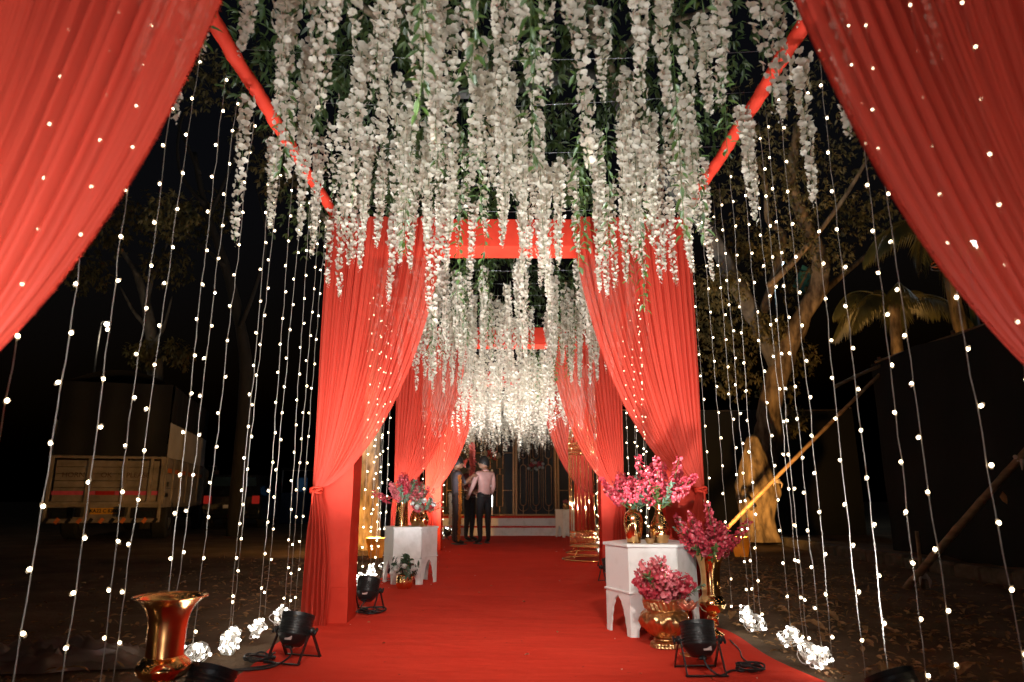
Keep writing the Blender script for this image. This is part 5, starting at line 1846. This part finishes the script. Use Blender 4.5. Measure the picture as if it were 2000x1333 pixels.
cen = [(at(px, py, Y), rr) for px, py, Y, rr in ((1420, 600, 16, .8), (1400, 700, 16.4, .7), (1450, 660, 16, .6), (1560, 700, 16, .5), (1520, 760, 16.4, .5), (1390, 640, 16.8, .6), (1600, 330, 14, 1.0), (1680, 260, 13.5, 1.1), (1480, 250, 13, 1.0), (1640, 420, 15, .8), (1580, 150, 12, 1.1), (1700, 420, 15, .7), (1480, 500, 15.5, .6), (1430, 470, 15, .7), (1560, 560, 16, .5), (1370, 560, 16, .6), (1400, 380, 14, .8), (1540, 480, 14.2, .6), (1500, 640, 14.6, .4), (1550, 380, 13.6, .7), (1440, 740, 16, .6), (1540, 820, 16, .4), (1620, 500, 14.5, .5), (1500, 330, 13.4, .8), (1420, 560, 14, .5))]
leaf_cloud(mb, cen, 3600, 12, (.07, .13))
cr = mb.build("lower_crown", M['dry_green'], t); cr['kind'] = 'stuff'

# cut stump in front of it
t = thing("tree_stump", "tall cut tree stump lit amber, a bamboo pole tied to it", "tree stump", (4.98, 14.0, .08))
def stump_r(r, z, q): return r * (1 + .16 * mnoise.noise(Vector((cos(q) * 1.6, sin(q) * 1.6, z * 1.3))) + .05 * mnoise.noise(Vector((cos(q) * 5, sin(q) * 5, z * 3))) + .07 * sin(5 * q + z))
prof = []
for z in [k * .04 for k in range(52)]:
    prof.append((.40 + .10 * max(0, 1 - z * 3) + .10 * math.exp(-((z - .95) / .3) ** 2) - (.26 * ((z - 1.15) / .9) ** 1.2 if z > 1.15 else 0), z))
prof += [(.06, 2.08), (.02, 2.1)]
def stump_r(r, z, q):
    return r * .84 * (1 + .24 * mnoise.noise(Vector((cos(q) * 1.6, sin(q) * 1.6, z * 1.6))) + .10 * mnoise.noise(Vector((cos(q) * 5, sin(q) * 5, z * 4))) + .06 * mnoise.noise(Vector((cos(q) * 14, sin(q) * 14, z * 7))))
MB().lathe(prof, 64, wob=stump_r).build("trunk", M['bark'], t)
mb = MB(); limb(mb, [(-.2, -.25, 1.0), (-.42, -.45, .92), (-.30, -.55, .62)], .07, .05, 3); mb.build("limb_stub", M['bark'], t)

# pale tree behind the truck
t = thing("bare_tree", "pale barked tree standing behind the truck at left", "tree", (0, 0, 0))
mb = MB()
b0 = at(305, 900, 21.5)
limb(mb, [(b0.x, 21.5, -.1)] + [tuple(at(px, py, 21.5)) for px, py in ((303, 740), (296, 660), (285, 590), (262, 520))], .28, .1, 4, 12); mb.build("trunk", M['bark_grey'], t)
for pts in (((296, 680), (320, 640), (336, 580)), ((285, 600), (300, 540), (330, 470)), ((270, 540), (230, 480), (190, 450)), ((290, 640), (262, 610), (235, 560))):
    mb = MB(); limb(mb, [tuple(at(px, py, 21.4)) for px, py in pts], .09, .02, 5, 8); mb.build("limb", M['bark_grey'], t)
mb = MB()
leaf_cloud(mb, [(at(px, py, 21), rr) for px, py, rr in ((300, 430, 1.0), (240, 420, .9), (360, 440, .9), (330, 520, .8), (200, 470, .8), (280, 690, .5), (350, 690, .5), (400, 420, .9), (170, 540, .7))], 900, 15, (.12, .22))
cr = mb.build("crown", M['dry_green'], t); cr['kind'] = 'stuff'

t = thing("roadside_tree", "dark branching tree at left whose twigs cross the gap beside the near drape", "tree", (0, 0, 0))
mb = MB()
b0 = at(470, 900, 17.5)
limb(mb, [(b0.x, 17.5, -.1)] + [tuple(at(px, py, 17.5)) for px, py in ((480, 760), (470, 640), (440, 520), (400, 400), (380, 300))], .2, .06, 6, 12); mb.build("trunk", M['bark_dark'], t)
for pts in (((470, 640), (500, 560), (520, 470), (500, 360)), ((440, 520), (380, 470), (330, 450)), ((410, 420), (450, 330), (480, 260)), ((400, 400), (350, 330), (360, 220), (420, 200)), ((390, 340), (350, 250), (330, 215))):
    mb = MB(); limb(mb, [tuple(at(px, py, 17.3)) for px, py in pts], .06, .012, 7, 8); mb.build("limb", M['bark_dark'], t)
mb = MB()
leaf_cloud(mb, [(at(px, py, 17), rr) for px, py, rr in ((520, 260, 1.0), (450, 160, 1.0), (560, 340, .8), (330, 420, .7), (380, 160, .9))], 500, 16, (.12, .2))
cr = mb.build("crown", M['dry_green'], t); cr['kind'] = 'stuff'

t = thing("lit_tree", "amber lit tree trunk left of the carpet behind the hanging bulbs", "tree", (-2.72, 13.2, 0))
def tr_r(r, z, q): return r * (1 + .14 * mnoise.noise(Vector((cos(q) * 1.6, sin(q) * 1.6, z * .8))) + .05 * sin(4 * q + z * .6))
MB().lathe([(.36 - .10 * min(1, z / 1.2) - .01 * z, z) for z in [-.1 + k * .15 for k in range(34)]], 30, wob=tr_r).build("trunk", M['bark'], t)
mb = MB(); limb(mb, [(0, 0, 4.8), (.5, -.3, 5.8), (1.2, -.4, 6.6)], .16, .05, 3); mb.build("limb", M['bark'], t)
mb = MB(); limb(mb, [(0, 0, 4.8), (-.5, .2, 5.8), (-1.3, .1, 6.8)], .16, .05, 4); mb.build("limb", M['bark'], t)
mb = MB()
leaf_cloud(mb, [((x, y, z), 1.1) for x, y, z in ((1.2, -.4, 6.6), (-1.3, .1, 6.8), (0, .2, 7.4), (.4, -.8, 7.0), (-.5, -.6, 6.4))], 500, 17)
cr = mb.build("crown", M['tree_leaf'], t); cr['kind'] = 'stuff'

# palms behind the cloth fence
def palm(label, base, crown, fronds, seed, L=2.4):
    r = random.Random(seed)
    t = thing("palm_tree", label, "palm tree", (0, 0, 0))
    mb = MB()
    b, c = Vector(base), Vector(crown)
    pts = [b.lerp(c, k / 24) + Vector((.05 * sin(k * .3), 0, 0)) for k in range(25)]
    mb.tube(pts, [.14 - .04 * k / 24 + (.008 if k % 2 else 0) for k in range(25)], 12)
    mb.build("trunk", M['bark'], t)
    for az, el in fronds:
        f = MB()
        d = Vector((cos(az), sin(az), 0))
        sd = Vector((-sin(az), cos(az), 0))
        sp = []
        for k in range(21):
            u = k / 20
            sp.append(c + d * L * (u * cos(el) * (1 - .25 * u)) + Vector((0, 0, L * (u * sin(el) - .75 * u * u))))
        f.tube(sp, [.022 * (1 - k / 21) + .004 for k in range(21)], 5)
        for k in range(2, 20):
            for s in (-1, 1):
                for h in (0, .5):
                    a, b2 = sp[k], sp[min(20, k + 1)]
                    p = a.lerp(b2, h)
                    tn = (b2 - a).normalized()
                    ll = .62 * sin(pi * (.15 + .8 * (k + h) / 21)) * r.uniform(.85, 1.1)
                    f.leaf(p, tn * .55 + sd * s * .7 + Vector((0, 0, -.55)), Vector((0, 0, 1)), ll, .035, 0, .35, .1)
        f.build("frond", M['palm'], t)
    return t
c1 = at(1742, 590, 13.5); b1 = at(1756, 720, 13.5)
palm("palm with a short bent trunk rising behind the fence top", (b1.x + .05, 13.5, 0), tuple(c1), [(2.9, .7), (2.2, .5), (3.6, .4), (4.4, .6), (1.0, .6), (.2, .7), (5.4, .3), (1.6, .9)], 1, 2.0)
c2 = at(1835, 450, 12.2)
palm("tall palm with amber lit hanging fronds beside the near right drape", (c2.x + .5, 12.2, 0), tuple(c2), [(3.9, .2), (4.5, .1), (3.3, .5), (2.6, .6), (5.2, .2), (.4, .5), (1.3, .7), (4.2, -.3)], 2, 2.2)
ld = bpy.data.lights.new("amber_light", 'SPOT'); ld.energy = 380; ld.color = WARM; ld.spot_size = radians(60); ld.spot_blend = .8; ld.shadow_soft_size = .08
t = thing("ground_flood", "amber floodlight tub hidden behind the cloth fence under the palms", "floodlight", (7.2, 10.2, 0), 0, "amber ground floodlights")
MB().lathe([(.10, .02), (.16, .30), (.166, .30), (.166, .315), (.15, .315), (.095, .04)], 24, close=False).build("shell", M['black'], t, sharp=40)
lo = bpy.data.objects.new("amber_light", ld); COL.objects.link(lo); lo.location = (7.2, 10.2, .4)
lo.rotation_euler = (Vector((7.3, 12.4, 4.6)) - lo.location).to_track_quat('-Z', 'Y').to_euler()

# basketball hoop on a green post
p = at(1843, 515, 12.6)
t = thing("hoop_post", "green post carrying a bare basketball hoop beside the palms", "basketball hoop", (p.x + .42, 12.6, 0))
MB().tube([(0, 0, -.1), (0, 0, p.z + .05)], .055, 10).build("post", pmat("green post paint", (.18, .22, .06), rough=.5), t)
MB().tube([(0, 0, p.z - .25), (-.16, 0, p.z)], .025, 8).build("bracket", M['steel'], t)
MB().tube([(-.40 + .24 * cos(q), .24 * sin(q), p.z) for q in [2 * pi * k / 28 for k in range(28)]], .012, 6, closed=True).build("ring", M['orange'], t)
MB().tube([(-.40 + .24 * cos(q), .24 * sin(q), p.z - .07) for q in [2 * pi * k / 28 for k in range(28)]], .008, 6, closed=True).build("ring", M['steel'], t)
p = at(1570, 545, 15.8)
t = thing("teal_board", "small teal board fixed in the right tree below the blue lamp", "board", tuple(p))
MB().box((0, 0, 0), (.34, .02, .62), 0, (0, .5, 0)).build("panel", M['teal'], t, smooth=False)
MB().box((0, -.014, 0), (.05, .02, .7), 0, (0, .5, 0)).build("batten", M['bark'], t, smooth=False)

# ------------------------------------------------------------------ bamboo poles, stake, rags
def bamboo(label, a, b, r0, r1):
    a, b = Vector(a), Vector(b)
    n = max(6, int((b - a).length / .06))
    pts = [a.lerp(b, k / n) + Vector((0, 0, .02 * sin(pi * k / n))) for k in range(n + 1)]
    rad = [(r0 + (r1 - r0) * k / n) * (1.13 if k % 6 == 0 else 1) for k in range(n + 1)]
    return tag(MB().tube(pts, rad, 9).build("bamboo_pole", M['bamboo']), label, "pole", "bamboo poles at right")
bamboo("long bamboo pole slanting up from the pink flowers past the stump to the fence top", at(1412, 1040, 12.6), at(1742, 708, 11.3), .036, .028)
bamboo("short bamboo pole lying along the fence top", at(1630, 756, 11.4), at(1748, 704, 11.3), .03, .026)
bamboo("bamboo pole slanting up to the right from the leaf strewn kerb", at(1738, 1188, 7.6), at(2060, 820, 6.2), .040, .032)
p = at(1804, 1160, 7.4)
tag(MB().tube([(p.x, 7.4, -.1), (p.x + .01, 7.4, p.z + .62)], [.022, .018], 8).build("stake", M['bamboo']), "short upright stake standing by the slanting pole with a white rag", "stake")
def rag(label, p, seed, s=.07):
    r = random.Random(seed)
    mb = MB()
    for k in range(3):
        mb.tube([(s * .8 * cos(q), s * .6 * sin(q), .02 * (k - 1) + .012 * sin(2 * q + k)) for q in [2 * pi * i / 12 for i in range(12)]], .016, 6, closed=True)
    mb.tube([(s * .7, -.02, 0), (s * 1.1, -.05, -.06), (s * .9, -.05, -.13)], [.018, .016, .006], 6)
    mb.tube([(-s * .4, -.05, 0), (-s * .7, -.06, -.05), (-s * .8, -.06, -.10)], [.018, .014, .005], 6)
    return tag(mb.build("tied_rag", M['rag'], loc=tuple(p)), label, "rag")
rag("white rag knotted round the slanting pole by the stake", at(1797, 1122, 7.36), 1, .06)
rag("pale rag tied high on the slanting pole at the right edge", at(1992, 898, 6.48), 2, .05)
rag("rope lashing where the poles meet at the fence top", at(1740, 710, 11.28), 3, .06)
rag("rope lashing the long pole to the stump", at(1515, 940, 13.4), 4, .09)
p = at(1958, 960, 6.6)
mb = MB(); mb.leaf(Vector((0, 0, 0)), Vector((.1, 0, -1)), Vector((0, 1, 0)), .12, .07)
tag(mb.build("hanging_leaf", M['dryleaf'], loc=tuple(p)), "curled brown leaf hanging from the right slanting pole", "leaf")

# ------------------------------------------------------------------ litter
def dry_leaf_mesh(seed):
    r = random.Random(seed)
    mb = MB()
    L, W = 1.0, r.uniform(.3, .45)
    vs, fs = [], []
    for i in range(9):
        u = i / 8
        w = W * sin(pi * min(1, u * .93 + .05)) ** .8 * (1 + .15 * sin(i * 2.2 + seed)) * .5
        curl = r.uniform(.25, .5)
        zc = .12 * sin(pi * u) + .10 * u * u
        for v in (-1, -.5, 0, .5, 1):
            vs.append((u * L - .5, w * v, zc + curl * w * abs(v) ** 1.5 + .02 * sin(i * 3 + v * 4)))
    for i in range(8):
        for j in range(4):
            a = i * 5 + j
            fs.append((a, a + 1, a + 6, a + 5))
    mb.add(vs, fs)
    mb.tube([(-.5, 0, .03), (-.62, .02, .02)], .015, 4)
    return mb.mesh("dry_leaf", M['dryleaf'])
DLM = [dry_leaf_mesh(i) for i in range(5)]
lr = random.Random(3)
k = 0
while k < 110:
    y = lr.uniform(2.8, 8.5); x = 1.7 + 3.4 * lr.random() ** 1.4
    if x < 1.9 and y < 4.6: continue
    o = link("dry_leaf", lr.choice(DLM), None, (x, y, .03), (lr.uniform(-.3, .3), lr.uniform(-.3, .3), lr.uniform(0, 6.28)))
    s = lr.uniform(.08, .19); o.scale = (s, s, s)
    tag(o, "curled brown dry leaf lying on the earth right of the carpet", "leaf", "dry leaves on the right earth"); k += 1
for k in range(14):
    o = link("dry_leaf", lr.choice(DLM), None, (lr.uniform(-3.2, -1.75), lr.uniform(3.4, 7), .025), (lr.uniform(-.3, .3), lr.uniform(-.3, .3), lr.uniform(0, 6.28)))
    s = lr.uniform(.05, .12); o.scale = (s, s, s)
    tag(o, "small brown dry leaf lying on the earth left of the carpet", "leaf", "dry leaves on the left earth")
mb = MB()
for k in range(5200):
    sx = 1 if lr.random() < .7 else -1
    x = sx * (1.62 + abs(lr.gauss(0, 1.5))); y = lr.uniform(2.4, 11)
    p = Vector((x, y, .012 + .02 * lr.random()))
    d = Vector((lr.gauss(0, 1), lr.gauss(0, 1), lr.uniform(-.1, .4)))
    l = lr.uniform(.02, .07)
    mb.leaf(p, d, Vector((lr.gauss(0, .4), lr.gauss(0, .4), 1)), l, l * lr.uniform(.2, .5), 0, .1, .3)
tag(mb.build("leaf_litter", M['dryleaf']), "fine litter of broken leaves and twigs scattered over the earth beside the carpet", "leaf litter", None, 'stuff')

mb = MB()
for k in range(90):
    x = lr.choice((-1, 1)) * (1.42 - abs(lr.gauss(0, .5))); y = lr.uniform(3.2, 14)
    l = lr.uniform(.012, .04)
    mb.leaf(Vector((x, y, .020)), Vector((lr.gauss(0, 1), lr.gauss(0, 1), .15)), Vector((lr.gauss(0, .3), lr.gauss(0, .3), 1)), l, l * lr.uniform(.25, .6), 0 if k % 3 else 1, .1, .3)
tag(mb.build("fallen_petals", [M['dryleaf'], M['petal']]), "scattered fallen petals and leaf scraps lying on the red carpet", "petals", None, 'stuff')

# crumpled plastic sheet
t_ = MB()
vs, fs = [], []
NX, NY = 70, 34
for j in range(NY + 1):
    for i in range(NX + 1):
        u, v = i / NX, j / NY
        x = -.55 + 1.1 * u + .06 * mnoise.noise(Vector((u * 4, v * 4, 1)))
        y = (-.17 + .34 * v) * (1 - .6 * abs(u - .45) ** 1.5) + .05 * mnoise.noise(Vector((u * 5, v * 3, 2)))
        env = (sin(pi * v) ** .7) * (sin(pi * min(1, max(0, u))) ** .6)
        ridge = 1 - abs(mnoise.noise(Vector((u * 4 - v, v * 9 + u * 2, 3))))
        z = env * (.06 + .10 * (ridge ** 3) + .05 * mnoise.noise(Vector((u * 11, v * 14, 5))) + .02 * mnoise.noise(Vector((u * 30, v * 24, 7))))
        vs.append((x, y, max(.003, z)))
for j in range(NY):
    for i in range(NX):
        a = j * (NX + 1) + i
        fs.append((a, a + 1, a + NX + 2, a + NX + 1))
t_.add(vs, fs)
o = t_.build("plastic_sheet", M['plastic'], loc=(-2.55, 4.15, .0)); o.rotation_euler.z = .15
tag(o, "crumpled dusty plastic sheet lying on the earth at the lower left", "plastic sheet")
